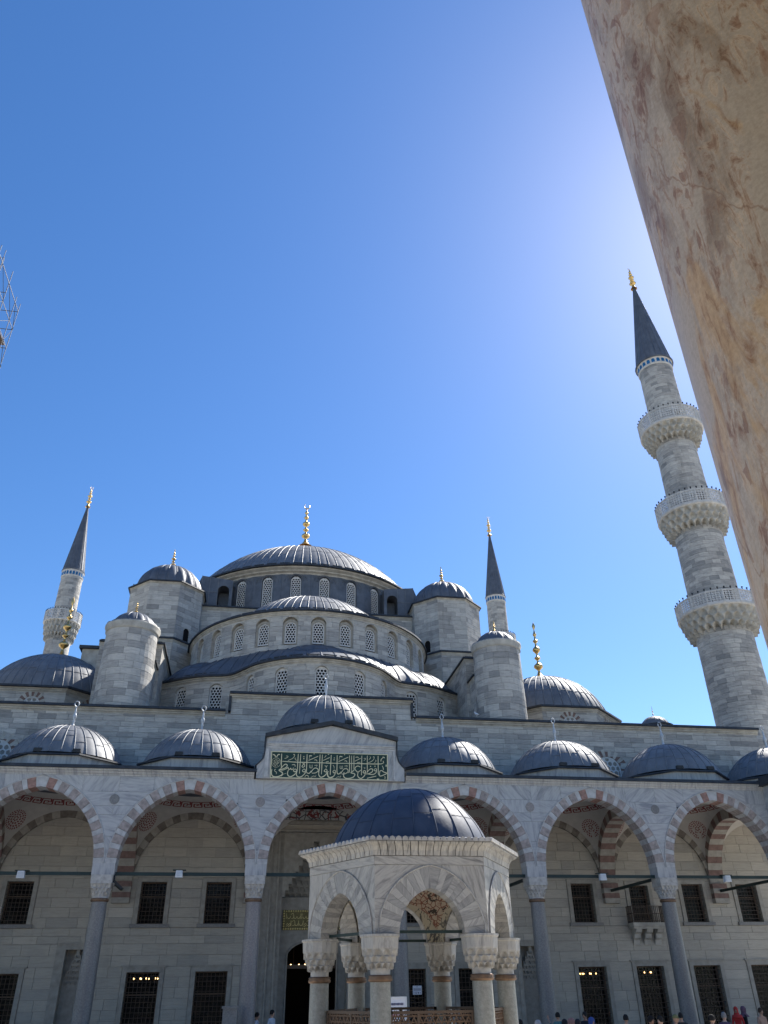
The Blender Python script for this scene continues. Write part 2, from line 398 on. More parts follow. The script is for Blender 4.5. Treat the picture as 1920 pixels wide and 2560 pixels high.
def finial(parent, c, h, style='gold', name='finial', fat=1.0, cres=True, rz=0.0, base=1.0):
    mb = MB(); u = h
    if style == 'gold':
        pr = [(0.20*base, -0.02), (0.12*base, 0.03), (0.05, 0.09), (0.032, 0.14)]
        def bulb(z0, z1, r): return [(0.022, z0)] + [(max(0.022, r*math.sin(PI*i/6)), z0+(z1-z0)*i/6) for i in range(1, 6)] + [(0.022, z1)]
        pr += bulb(0.16, 0.30, 0.105) + bulb(0.33, 0.41, 0.07) + bulb(0.44, 0.58, 0.09) + bulb(0.62, 0.70, 0.06) + bulb(0.73, 0.82, 0.045) + [(0.012, 0.84), (0.008, 0.88)]
        mb.lathe([(r*u*fat*0.75, z*u) for r, z in pr], c, 14)
        if cres: crescent(mb, (c[0], c[1], c[2]+0.935*u), 0.055*u, 0.012*u, rz)
        else: mb.lathe([(0.008*u, 0.86*u), (0.03*u, 0.92*u), (0.0, 1.0*u)], c, 8)
        return mb.obj(name, 'gold', parent, True)
    pr = [(0.17, -0.02), (0.10, 0.03), (0.045, 0.12), (0.03, 0.2), (0.05, 0.25), (0.03, 0.3), (0.055, 0.36), (0.075, 0.42), (0.055, 0.5), (0.028, 0.56), (0.045, 0.6), (0.028, 0.64), (0.02, 0.78)]
    mb.lathe([(r*u, z*u) for r, z in pr], c, 12)
    ring = [(c[0]+0.075*u*math.sin(2*PI*i/10)*math.cos(rz)*(1.0), c[1]+0.075*u*math.sin(2*PI*i/10)*math.sin(rz), c[2]+0.87*u-0.10*u*math.cos(2*PI*i/10)) for i in range(11)]
    mb.tube(ring, 0.022*u, 5)
    return mb.obj(name, 'grey_metal', parent, True)
def muq(mb, c, rfun, z0, z1, tiers, n, res=8, rows=6, dep=0.0):
    """stalactite carving: rfun(t, theta) -> radius, t 0..1 bottom to top"""
    N = n*res; P = []
    for t in range(tiers):
        for i in range(rows+1):
            v = i/rows; row = []
            for j in range(N):
                th = 2*PI*j/N; u = ((j/res + 0.5*(t % 2)) % 1.0)*2-1
                a = (1-abs(u)**2.4)*0.93; x = (v-a+0.08)/0.16; x = min(1, max(0, x)); p = x*x*(3-2*x)
                lo, hi = rfun(t/tiers, th), rfun((t+1)/tiers, th)
                r = lo+(hi-lo)*(p*0.95+0.05*v) - (hi-lo)*0.2*(1-p)*(1-abs(u)) - dep*(1-p)*(1-abs(u)**2)
                row.append((c[0]+r*math.cos(th), c[1]+r*math.sin(th), z0+(z1-z0)*(t+v)/tiers))
            P.append(row)
    mb.grid(P, True)
def sqr(th, k):        # blends a circle (k = 0) into a square (k = 1)
    return (1-k)+k/max(abs(math.cos(th)), abs(math.sin(th)))
_lat = {}
def lattice_mesh(w, h, cell=0.2, semi=False, mat='plaster', frame=0.07, dep=0.06):
    key = (w, h, cell, semi, mat)
    if key in _lat: return _lat[key]
    mb = MB(); hw = w/2; zs = h-hw if not semi else 0.0
    def inside(x, z, m): return abs(x) <= hw-m and z >= m and (z <= zs or x*x+(z-zs)**2 <= (hw-m)**2)
    # frame band
    out = [(-hw, 0.0)] + arch(hw, hw, 10, zs) + [(hw, 0.0)]
    inn = [(-hw+frame, frame)] + arch(hw-frame, hw-frame, 10, zs if not semi else frame*0.5) + [(hw-frame, frame)]
    n = len(out)
    for i in range(n):
        j = (i+1) % n
        mb.add([(out[i][0], 0, out[i][1]), (out[j][0], 0, out[j][1]), (inn[j][0], 0, inn[j][1]), (inn[i][0], 0, inn[i][1]),
                (inn[j][0], dep, inn[j][1]), (inn[i][0], dep, inn[i][1])], [(0, 1, 2, 3), (3, 2, 4, 5)])
    # hexagon cells, each with a round hole
    dx = cell; dzz = cell*0.866; rows = int(h/dzz)+2
    for r in range(rows):
        for q in range(-int(w/dx)-1, int(w/dx)+2):
            x = q*dx+(dx/2 if r % 2 else 0); z = r*dzz
            hexo = [(x+cell*0.577*math.sin(PI/3*k), z+cell*0.577*math.cos(PI/3*k)) for k in range(6)]
            if not inside(x, z, 0.0): continue
            hexo = [(max(-hw+0.01, min(hw-0.01, a)), max(0.01, b)) for a, b in hexo]
            hr = cell*0.43
            hole = [(x+hr*math.sin(PI/3*k), z+hr*math.cos(PI/3*k)) for k in range(6)]
            if not inside(x, z, hr*0.8): hole = None
            if hole is None:
                if inside(x, z, 0.04): mb.add([(a, 0.012, b) for a, b in hexo], [tuple(range(6))])
                continue
            vs = [(a, 0.012, b) for a, b in hexo]+[(a, 0.012, b) for a, b in hole]+[(a, dep, b) for a, b in hole]
            mb.add(vs, [(k, (k+1) % 6, 6+(k+1) % 6, 6+k) for k in range(6)]+[(6+k, 6+(k+1) % 6, 12+(k+1) % 6, 12+k) for k in range(6)])
    _lat[key] = mb.mesh('window_lattice', mat)
    pb = MB(); o2 = [(a, b) for a, b in out]
    pb.add([(a, dep+0.05, b) for a, b in o2], [tuple(range(len(o2)))])
    _lat[key+('pane',)] = pb.mesh('pane', 'pane')
    return _lat[key]
def lattice_window(parent, x, y, z, rz, w, h, cell=0.2, semi=False):
    me = lattice_mesh(w, h, cell, semi); pm = _lat[(w, h, cell, semi, 'plaster', 'pane')]
    o = link('window', me, parent, (x, y, z), rz)
    link('pane', pm, o, (x, y, z), rz); return o
def arch_head(mb, fr, hw, zs, ztop, d0, d1, rise=None):
    """fills the corners between a rectangular opening and its arch"""
    rise = rise or hw; A = arch(hw, rise, 8, zs)
    L = [(-hw, ztop)] + [p for p in A[:9]] + [(0, ztop)]
    R = [(0, ztop)] + [p for p in A[8:]] + [(hw, ztop)]
    for poly in (L, R): mb.prism(poly, fr, d0, d1)
def extrude_path(mb, pts, prof, closed=False):
    """prof (out,z) swept along plan polyline pts (x,y); outward = right-hand side of travel"""
    n = len(pts); rows = []
    for i in range(n):
        a = Vector(pts[(i-1) % n] if closed or i > 0 else pts[i]); b = Vector(pts[(i+1) % n] if closed or i < n-1 else pts[i]); p = Vector(pts[i])
        d1 = (p-a).normalized() if (p-a).length > 1e-6 else (b-p).normalized(); d2 = (b-p).normalized() if (b-p).length > 1e-6 else d1
        n1 = Vector((d1.y, -d1.x)); n2 = Vector((d2.y, -d2.x)); nn = (n1+n2); nn = nn/max(0.25, nn.length_squared/2)
        rows.append([(p.x+nn.x*o, p.y+nn.y*o, z) for o, z in prof])
    if closed: rows.append(rows[0])
    mb.grid(rows)
    if not closed:
        k = len(mb.v)
        for r in (rows[0], rows[-1]): mb.add(r, [tuple(range(len(r)))])
def eave_prof(z, out=0.35, inn=-0.4, th=0.14): return [(inn, z+th+0.1), (out, z+th), (out+0.02, z), (inn, z), (inn, z+th+0.1)]
def cornice_prof(z, out=0.25, h=0.3): return [(-0.1, z), (out*0.95, z), (out*0.9, z-h*0.25), (out*0.55, z-h*0.4), (out*0.5, z-h*0.62), (out*0.2, z-h*0.75), (0.0, z-h), (-0.1, z-h), (-0.1, z)]
def ring_pts(c, R, n, a0=0.0, off=0.0):   # clockwise seen from above so that outward is the right-hand side... reversed below
    return [(c[0]+R*math.cos(a0+2*PI*i/n), c[1]+R*math.sin(a0+2*PI*i/n)) for i in range(n)]

# ================================================================== the setting
def paving():
    t = NT('court_paving'); br = t.n('ShaderNodeTexBrick'); br.inputs['Scale'].default_value = 0.9; br.inputs['Mortar Size'].default_value = 0.008
    br.inputs['Color1'].default_value = (0.56, 0.52, 0.45, 1); br.inputs['Color2'].default_value = (0.48, 0.445, 0.385, 1); br.inputs['Mortar'].default_value = (0.2, 0.19, 0.17, 1)
    t.l(t.coord(), br.inputs[0])
    c = t.mix(0.5, br.outputs[0], t.ramp(t.noise(0.7, 6), [(0.3, (0.75, 0.74, 0.72)), (0.6, (1, 1, 1))]), 'MULTIPLY')
    return t.fin(c, 0.5)
M['paving'] = paving()
gb = MB(); gb.add([(-1500, -1500, 0), (1500, -1500, 0), (1500, 1500, 0), (-1500, 1500, 0)], [(0, 1, 2, 3)])
gb.obj('ground', 'paving', kind='structure')
pf = MB(); pf.box(-28, 28, 36.2, 43.6, -0.05, 0.18); pf.obj('portico_floor', 'marble', kind='structure')

# ================================================================== front portico
B_ = 6.3; YC = 37.2; YF = 36.82; YB = 37.58; ZS = 7.2; HW = 2.68; RISE = 3.04; VT = 0.44
portico = thing('portico', 'long marble portico with pointed striped arches, grey columns and lead domes along the courtyard', 'portico', (0, 37.2, 0.18))
EE = (RISE*RISE-HW*HW)/(2*HW); RR = HW+EE; PHI = math.acos(EE/RR)
# voussoirs, one shared set for the seven arches
wts = []
for i in range(17): wts.append(0.62 if i % 2 == 0 else 1.0)
tot = sum(wts); ang = [0]
for w in wts: ang.append(ang[-1]+w/tot*PHI)
vou = []
for side in (-1, 1):
    for i in range(17):
        if side == 1 and i == 16: pass
        a0, a1 = PI-ang[i]-0.0015, PI-ang[i+1]+0.0015
        pts = []
        poly = [(EE+RR*math.cos(a0+(a1-a0)*k/2), RR*math.sin(a0+(a1-a0)*k/2)) for k in range(3)] + [(EE+(RR+VT)*math.cos(a1+(a0-a1)*k/2), (RR+VT)*math.sin(a1+(a0-a1)*k/2)) for k in range(3)]
        if i == 16: poly[2] = (0.0, math.sqrt(RR*RR-EE*EE)); poly[3] = (0.0, math.sqrt((RR+VT)**2-EE*EE))
        poly = [(p[0]*(-side if side == 1 else 1), p[1]) for p in poly]
        poly = [(min(0.0, x) if side == -1 else max(0.0, x), z) for x, z in poly]
        mb = MB(); j = 0.01 if i % 2 else 0.0
        mb.prism([(x, z+ZS) for x, z in poly], FX, YF-0.012-j, YB+0.01)
        mat = 'white_v' if i % 2 == 0 else ('red' if i == 15 else 'pink')
        vou.append(mb.mesh('voussoir', mat, recalc=True))
BAYS = [-3, -2, -1, 0, 1, 2, 3]
for k in BAYS:
    for me in vou: link('voussoir', me, portico, (k*B_, 0, 0))
# thin moulding round each arch + spandrel slabs
def spandrel(xc, first=False, last=False):
    rows = [(7.25, 8.25), (8.25, 9.12), (9.12, 9.5), (9.5, 10.08), (10.08, 10.74)]
    for z0, z1 in rows:
        zz = [z0+(z1-z0)*i/6+ (0.004 if i == 0 else -0.004 if i == 6 else 0) for i in range(7)]
        hx = [arch_x(HW+VT+0.02, math.sqrt((RR+VT+0.02)**2-EE*EE), z-ZS) for z in zz]
        L = [(xc-B_/2+h, z) for h, z in zip(hx, zz)]; R = [(xc+B_/2-h, z) for h, z in zip(hx, zz)]
        if L[0][0] > R[0][0]: continue
        cuts = [0.5] if (z0 > 9 and RNG.rand() < 0.8) else []
        if z0 > 9.4: cuts = [0.33, 0.7] if RNG.rand() < 0.5 else [0.5]
        if z0 == 10.08: cuts = [0.25, 0.52, 0.78]
        xs = [None] + [xc-B_/2+0.3+(B_-0.6)*c for c in cuts] + [None]
        for i in range(len(xs)-1):
            left = L if xs[i] is None else [(xs[i]+0.004, z) for z in zz]
            right = R if xs[i+1] is None else [(xs[i+1]-0.004, z) for z in zz]
            poly = left[::-1] + right
            poly = [p for j, p in enumerate(poly) if j == 0 or math.dist(p, poly[j-1]) > 1e-4]
            ok = all(r[0]-l[0] > 0.0 for l, r in zip(left, right))
            if not ok:
                pr = [(l, r) for l, r in zip(left, right) if r[0]-l[0] > 0.01]
                if len(pr) < 2: continue
                poly = [p[0] for p in pr][::-1]+[p[1] for p in pr]
            mb = MB(); mb.ct = RNG.rand()
            mb.prism(poly, FX, YF+RNG.uniform(-0.006, 0.004), YB)
            link('marble_slab', mb.mesh('marble_slab', 'marble', recalc=True), portico)
for k in range(-4, 4): spandrel((k+0.5)*B_)
for k in BAYS:
    mb = MB()
    e2 = [(x, z) for x, z in arch(HW+VT, math.sqrt((RR+VT)**2-EE*EE), 16, ZS-0.0, k*B_)]
    mb.tube([(x, YF-0.015, z) for x, z in e2], 0.025, 5)
    mb.obj('arch_moulding', 'white_v', portico)
# roundels
for k in range(-4, 4):
    mb = MB(); c = ((k+0.5)*B_, YF-0.02, 9.76); mb.add([(c[0]+0.21*math.cos(a), c[1], c[2]+0.21*math.sin(a)) for a in np.linspace(0, 2*PI, 20)[:-1]]+[(c[0]+0.21*math.cos(a), c[1]+0.05, c[2]+0.21*math.sin(a)) for a in np.linspace(0, 2*PI, 20)[:-1]], [tuple(range(19))]+[(i, (i+1) % 19, 19+(i+1) % 19, 19+i) for i in range(19)])
    mb.obj('roundel', 'granite_pink' if k in (-1, 1) else 'granite', portico)
# columns
cap = MB(); muq(cap, (0, 0, 0), lambda t, th: (0.325+0.075*t**0.8)*sqr(th, min(1, t*1.25)), 5.95, 6.42, 3, 16, 8, 6, dep=0.025)
cap.lathe([(0.33, 5.9), (0.33, 5.96)], n=24)
capm = cap.mesh('capital', 'marble_cap', True, True)
ab = MB(); ab.box(-0.43, 0.43, -0.43, 0.43, 6.42, 6.76); abm = ab.mesh('abacus', 'marble_cap', recalc=True)
im = MB(); im.box(-0.455, 0.455, -0.385, 0.385, 6.762, 7.246); imm = im.mesh('impost_block', 'marble', recalc=True)
co = MB(); co.lathe([(0.31, 5.76), (0.355, 5.78), (0.37, 5.83), (0.355, 5.88), (0.335, 5.9)], n=24); com = co.mesh('collar', 'bronze', True, True)
colms = {}
for g in ('granite', 'granite_pink'):
    s_ = MB(); s_.lathe([(0.36, 0.5), (0.355, 1.2), (0.335, 3.5), (0.315, 5.3), (0.31, 5.78)], n=28); colms[g] = s_.mesh('column', g, True, True)
bs = MB(); bs.box(-0.5, 0.5, -0.5, 0.5, 0.18, 0.32); bs.lathe([(0.48, 0.32), (0.5, 0.38), (0.45, 0.44), (0.38, 0.46), (0.4, 0.5), (0.36, 0.52)], n=24); bsm = bs.mesh('base', 'marble_cap', False, True)
CLABEL = {}
for k in range(-4, 4):
    x = (k+0.5)*B_; g = 'granite_pink' if k in (-1,) else 'granite'
    c = link('column', colms[g], portico, (x, YC, 0))
    for nm, me in (('capital', capm), ('abacus', abm), ('collar', com), ('base', bsm)): link(nm, me, c, (x, YC, 0))
    link('impost_block', imm, portico, (x, YC, 0))
# tie rods (front and cross)
for k in BAYS:
    mb = MB(); mb.box(k*B_-HW-0.1, k*B_+HW+0.1, YC-0.05, YC+0.05, 6.77, 6.9); mb.obj('tie_rod', 'tie', portico)
for k in range(-4, 4):
    mb = MB(); mb.box((k+0.5)*B_-0.05, (k+0.5)*B_+0.05, YC+0.46, 43.4, 6.77, 6.9); mb.obj('tie_rod', 'tie', portico)
# cornice, eave and roof
for x0, x1 in ((-28.3, -3.5), (3.5, 21.75)):
    mb = MB(); extrude_path(mb, [(x0, YF), (x1, YF)], [(-0.5, 11.0), (0.22, 11.0), (0.21, 10.94), (0.12, 10.9), (0.1, 10.85), (0.02, 10.8), (0.0, 10.745), (-0.5, 10.745), (-0.5, 11.0)]); mb.obj('cornice', 'marble', portico)
    mb = MB(); extrude_path(mb, [(x0, YF), (x1+0.1, YF)], [(-0.6, 11.26), (0.3, 11.14), (0.32, 11.005), (-0.6, 11.005), (-0.6, 11.26)]); mb.obj('eave', 'eave', portico)
mb = MB(); mb.box(-28.3, 28.3, YF+0.58, 43.28, 11.06, 11.2); mb.obj('roof', 'lead_dark', portico)
mb = MB(); mb.box(-3.1, 3.1, YF, YB, 10.745, 11.9); mb.obj('wall', 'marble', portico)
# central gable with its moulded frame
G0 = 36.6
gp = [(-3.42, 10.75), (3.42, 10.75), (3.42, 11.3), (3.3, 11.42), (3.13, 11.62), (3.05, 11.95), (3.05, 12.58), (0, 13.22), (-3.05, 12.58), (-3.05, 11.95), (-3.13, 11.62), (-3.3, 11.42), (-3.42, 11.3)]
mb = MB(); mb.ct = 0.3; mb.prism(gp, FX, G0, 38.2); gable = mb.obj('gable', 'marble', portico)
for a, b in (((-3.12, 12.62), (0, 13.3)), ((0, 13.3), (3.12, 12.62))):
    mb = MB(); d = 0.12
    mb.prism([(a[0], a[1]-0.06), (b[0], b[1]-0.06), (b[0], b[1]+d), (a[0], a[1]+d)], FX, G0-0.22, 38.3); mb.obj('gable_eave', 'eave', portico)
for s in (-1, 1):
    mb = MB(); pts = [(3.06, 12.55), (3.06, 11.95), (3.14, 11.62), (3.31, 11.42), (3.44, 11.3)]
    for (xa, za), (xb, zb) in zip(pts, pts[1:]): mb.prism([(s*xa, za), (s*(xa+0.05), za), (s*(xb+0.05), zb), (s*xb, zb)], FX, G0-0.06, 37.9)
    mb.obj('gable_flashing', 'eave', portico)
mb = MB()
for z, o, h in ((12.28, 0.10, 0.06), (12.2, 0.06, 0.08), (12.1, 0.03, 0.09)): mb.box(-2.98, 2.98, G0-o, G0+0.02, z, z+h)
for s in (-1, 1):
    mb.box(s*2.98-0.09, s*2.98+0.0 if s > 0 else s*2.98+0.09, G0-0.05, G0+0.02, 10.8, 12.1); mb.box(min(s*2.82, s*2.86), max(s*2.82, s*2.86), G0-0.03, G0+0.02, 10.8, 12.1)
mb.obj('gable_moulding', 'white_v', gable)
# domes with octagonal skirts
for k in range(-4, 5):
    x, y = k*B_, 40.5; zb = 12.0 if k else 13.72
    mb = MB(); oc = ring_pts((x, y), 2.62/math.cos(PI/8), 8, PI/8)
    mb.grid([[(a, b, zb-0.9) for a, b in oc], [(a, b, zb-0.12) for a, b in oc]], True)
    dr = mb.obj('dome_drum', 'marble', portico)
    mb = MB(); extrude_path(mb, oc, eave_prof(zb-0.16, 0.16, -0.9, 0.07), True); mb.obj('drum_eave', 'eave', dr)
    d = dome(portico, (x, y, zb), 2.66, 1.84 if k else 2.11, 30, 'lead', seam_r=0.03, bulge=0.006)
    finial(d, (x, y, zb+(1.8 if k else 2.07)), 1.42, 'zinc', rz=0.17)
# vaults over the bays
VR, VZ, VA = 4.1, 7.5, 2.92
def vp(x, y, off=0.0):
    r = VR-off; return (x, y, VZ+math.sqrt(max(r*r-x*x-y*y, 0.02)))
vb = MB(); N = 20
vb.grid([[vp(-VA+2*VA*j/N, -VA+2*VA*i/N) for j in range(N+1)] for i in range(N+1)]); vm = vb.mesh('vault', 'vault', True)
# painted medallions and the painted band, flat paint on the vault
MDS = []
for q in range(4):
    md = MB()
    a = PI/4+q*PI/2; cx, cy = 3.28*math.cos(a), 3.28*math.sin(a)
    tx, ty = -math.sin(a), math.cos(a); rx, ry = math.cos(a)*0.66, math.sin(a)*0.66
    def P(u, v): return vp(cx+tx*u+rx*v, cy+ty*u+ry*v, 0.012)
    for k in range(26):       # rim dashes
        b0, b1 = 2*PI*k/26, 2*PI*(k+0.55)/26
        md.add([P(0.40*math.cos(b0), 0.40*math.sin(b0)), P(0.40*math.cos(b1), 0.40*math.sin(b1)), P(0.47*math.cos(b1), 0.47*math.sin(b1)), P(0.47*math.cos(b0), 0.47*math.sin(b0))], [(0, 1, 2, 3)])
    for ring, (r0, r1, n) in enumerate(((0.29, 0.385, 16), (0.17, 0.27, 11), (0.05, 0.15, 6))):
        for k in range(n):
            b0, b1 = 2*PI*k/n, 2*PI*(k+0.88)/n; bm_ = (b0+b1)/2
            md.add([P(r0*math.cos(bm_), r0*math.sin(bm_)), P((r0+r1)/2*math.cos(b1), (r0+r1)/2*math.sin(b1)), P(r1*math.cos(bm_+0.1), r1*math.sin(bm_+0.1)), P((r0+r1)/2*math.cos(b0), (r0+r1)/2*math.sin(b0))], [(0, 1, 2, 3)])
    if q == 0: MDS = md.mesh('painted_medallion', 'red_paint')
bnd = MB(); nK = 30
for k in range(nK):           # running scroll
    def Q(u, v):
        th = 2*PI*(k+u)/nK; r = 2.6-0.26*v; return vp(r*math.cos(th), r*math.sin(th), 0.012)
    for pl in ([(0.0, 0.0), (0.75, 0.0), (0.75, 0.62), (0.35, 0.62), (0.35, 0.35), (0.55, 0.35)], [(0.15, 1.0), (0.15, 0.38)], [(0.15, 1.0), (1.0, 1.0), (1.0, 0.0)]):
        for (u0, v0), (u1, v1) in zip(pl, pl[1:]):
            w = 0.07
            if abs(u1-u0) > abs(v1-v0): bnd.add([Q(u0, v0-w), Q(u1, v0-w), Q(u1, v0+w), Q(u0, v0+w)], [(0, 1, 2, 3)])
            else: bnd.add([Q(u0-w, v0), Q(u0+w, v0), Q(u0+w, v1), Q(u0-w, v1)], [(0, 1, 2, 3)])
bm2 = bnd.mesh('painted_band', 'red_paint')
for k in range(-4, 5):
    v = link('vault', vm, portico, (k*B_, 40.5, 0))
    for q in range(4): link('painted_medallion', MDS, v, (k*B_, 40.5, 0), q*PI/2)
    link('painted_band', bm2, v, (k*B_, 40.5, 0))
# striped arches across the portico and against the wall
sv = MB()
def stripes(sv, ctr, axis, half, rise, t, w, z, mats, n=13):
    e = max((rise*rise-half*half)/(2*half), 0); r = half+e; ph = math.acos(e/r) if e else PI/2
    for side in (-1, 1):
        for i in range(n):
            a0, a1 = PI-ph*i/n, PI-ph*(i+1)/n
            poly = [(e+r*math.cos(a0), r*math.sin(a0)), (e+r*math.cos(a1), r*math.sin(a1)), (e+(r+t)*math.cos(a1), (r+t)*math.sin(a1)), (e+(r+t)*math.cos(a0), (r+t)*math.sin(a0))]
            if i == n-1: poly[1] = (0.0, math.sqrt(r*r-e*e)); poly[2] = (0.0, math.sqrt((r+t)**2-e*e))
            poly = [(min(0, a)*-side, b+z) for a, b in poly]
            sv.cur = mats[i % 2]
            if axis == 'X': sv.prism(poly, lambda a, b, d: (ctr[0]+a, ctr[1]+d, b), -w, 0.0)
            else: sv.prism(poly, lambda a, b, d: (ctr[0]+d, ctr[1]+a, b), -w/2, w/2)
for k in range(-3, 4):
    if k: stripes(sv, (k*B_, 43.5), 'X', 2.74, 2.9, 0.42, 0.16, 7.25, (0, 1), 12)
for k in range(-4, 4): stripes(sv, ((k+0.5)*B_, 40.5), 'Y', 2.86, 2.72, 0.5, 0.84, 7.2, (0, 2), 13)
for k in range(-4, 4):
    x = (k+0.5)*B_
    for i in range(4): sv.cur = (0, 2)[i % 2]; sv.box(x-0.42, x+0.42, 43.18, 43.5, 6.24+0.24*i, 6.24+0.24*(i+1)-0.002)
o = link('vault_voussoirs', sv.mesh('vault_voussoirs', ['pale_v', 'dark_v', 'redstripe_v'], recalc=True), portico, kind='stuff')

# ================================================================== prayer hall
hall = thing('prayer_hall', 'great domed grey stone prayer hall with stacked lead half domes behind the portico', 'mosque', (0, 68, 0))
HS = Stones(hall, 290)
YW = 43.5
UPW = [(s*x, 1.23, 5.35, 7.2) for s in (-1, 1) for x in (4.81, 7.96, 14.22, 20.55, 23.75)]
LOW = [(s*x, 1.5, 0.75, 3.36) for s in (-1, 1) for x in (4.81, 7.96, 14.22, 17.35, 20.5, 23.75)]
BALC = [(s*17.42, 1.1, 5.36, 7.12) for s in (-1, 1)]
NICHE = [(s*11.05, 1.1, 0.4, 4.3) for s in (-1, 1)]
PORTAL = (-2.82, 2.82, 0.18, 9.6)
rects = [(x-w/2, x+w/2, a, b) for x, w, a, b in UPW+LOW+BALC+NICHE] + [PORTAL]
def wall_holes(mb, x0, x1, z0, z1, y0, y1, holes):
    zs = sorted({z0, z1, *[h[2] for h in holes if z0 < h[2] < z1], *[h[3] for h in holes if z0 < h[3] < z1]})
    for a, b in zip(zs, zs[1:]):
        iv = [(x0, x1)]
        for h in holes:
            if h[2] < b-1e-4 and h[3] > a+1e-4:
                nv = []
                for p, q in iv:
                    if h[1] <= p or h[0] >= q: nv.append((p, q)); continue
                    if h[0] > p: nv.append((p, h[0]))
                    if h[1] < q: nv.append((h[1], q))
                iv = nv
        for p, q in iv: mb.box(p, q, y0, y1, a, b)
mb = MB(); wall_holes(mb, -27.5, 27.5, 0.0, 11.3, YW+0.05, YW+0.75, [(a-0.1, b+0.1, c-0.08, d+0.1) if b-a < 2 else (a, b, c, d) for a, b, c, d in rects]); fw = mb.obj('portico_wall', 'mortar', hall)
HS.path(fw, 'stone_in', flat(-27.4, YW, 0), 0, 54.8, 0.2, 10.7, 0.42, (0.7, 1.5), 0.06,
        [(a+27.4-0.22, b+27.4+0.22, z0-0.16, z1+0.22) for a, b, z0, z1 in rects if b-a < 2] + [(PORTAL[0]+27.4-0.02, PORTAL[1]+27.4+0.02, 0.1, 9.72)])
# windows with marble surrounds and iron grilles
def rect_window(x, w, z0, z1, upper, bars=True):
    x0, x1 = x-w/2, x+w/2
    mb = MB(); mb.box(x0-0.21, x0, YW-0.05, YW+0.5, z0, z1+0.2); mb.box(x1, x1+0.21, YW-0.05, YW+0.5, z0, z1+0.2); mb.box(x0, x1, YW-0.05, YW+0.5, z1, z1+0.2)
    if not upper: mb.box(x0-0.3, x1+0.3, YW-0.09, YW+0.3, z1+0.2, z1+0.27)
    wnd = mb.obj('window', 'pale_v', hall)
    mb = MB(); mb.box(x0-0.3, x1+0.3, YW-0.12, YW+0.3, z0-0.16, z0-0.002); mb.obj('sill', 'granite' if upper else 'pale_v', wnd)
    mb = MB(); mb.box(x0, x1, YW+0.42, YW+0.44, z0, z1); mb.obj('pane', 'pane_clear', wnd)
    mb = MB(); f = 0.055; yy = YW+0.3
    for a, b, c, d in ((x0, x0+f, z0, z1), (x1-f, x1, z0, z1), (x0+f, x1-f, z1-f, z1), (x0+f, x1-f, z0, z0+f), (x0+f, x1-f, z0+(z1-z0)*0.64, z0+(z1-z0)*0.64+f)): mb.box(a, b, yy, yy+0.06, c, d)
    mb.obj('frame', 'wood_brown', wnd)
    mb = MB(); nx, nz = (7, 10) if upper else (8, 13)
    for i in range(1, nx): xx = x0+w*i/nx; mb.box(xx-0.011, xx+0.011, YW+0.12, YW+0.142, z0, z1)
    for i in range(1, nz): zz = z0+(z1-z0)*i/nz; mb.box(x0, x1, YW+0.095, YW+0.117, zz-0.011, zz+0.011)
    mb.obj('grille', 'iron', wnd)
for x, w, a, b in UPW: rect_window(x, w, a, b, True)
for x, w, a, b in LOW: rect_window(x, w, a, b, False)
# little corbelled balconies
for x, w, z0, z1 in BALC:
    rect_window(x, w, z0, z1, True)
    mb = MB(); mb.box(x-0.95, x+0.95, 42.72, YW-0.125, 5.12, 5.3); bal = mb.obj('balcony', 'stone_trim', hall)
    mb = MB(); mb.box(x-0.9, x+0.9, 42.8, YW-0.05, 5.02, 5.118)
    for i in (-1, 0, 1):
        mb.prism([(YW-0.05, 4.3), (YW-0.05, 5.02), (42.85, 5.02), (42.95, 4.88), (43.15, 4.8), (43.2, 4.62), (43.36, 4.52)], lambda a, b, d: (x+i*0.6+d, a, b), -0.17, 0.17)
    mb.obj('bracket', 'stone_trim', bal)
    mb = MB()
    for i in range(20):
        xx = x-0.93+1.86*i/19; mb.box(xx-0.012, xx+0.012, 42.75, 42.775, 5.3, 6.05)
    for yy in np.linspace(42.8, 43.35, 7):
        for xx in (x-0.93, x+0.93): mb.box(xx-0.012, xx+0.012, yy, yy+0.024, 5.3, 6.05)
    for z in (5.36, 5.7, 6.05): mb.box(x-0.95, x+0.95, 42.745, 42.78, z, z+0.03); mb.box(x-0.945, x-0.915, 42.785, 43.36, z, z+0.03); mb.box(x+0.915, x+0.945, 42.785, 43.36, z, z+0.03)
    mb.obj('railing', 'iron', bal)
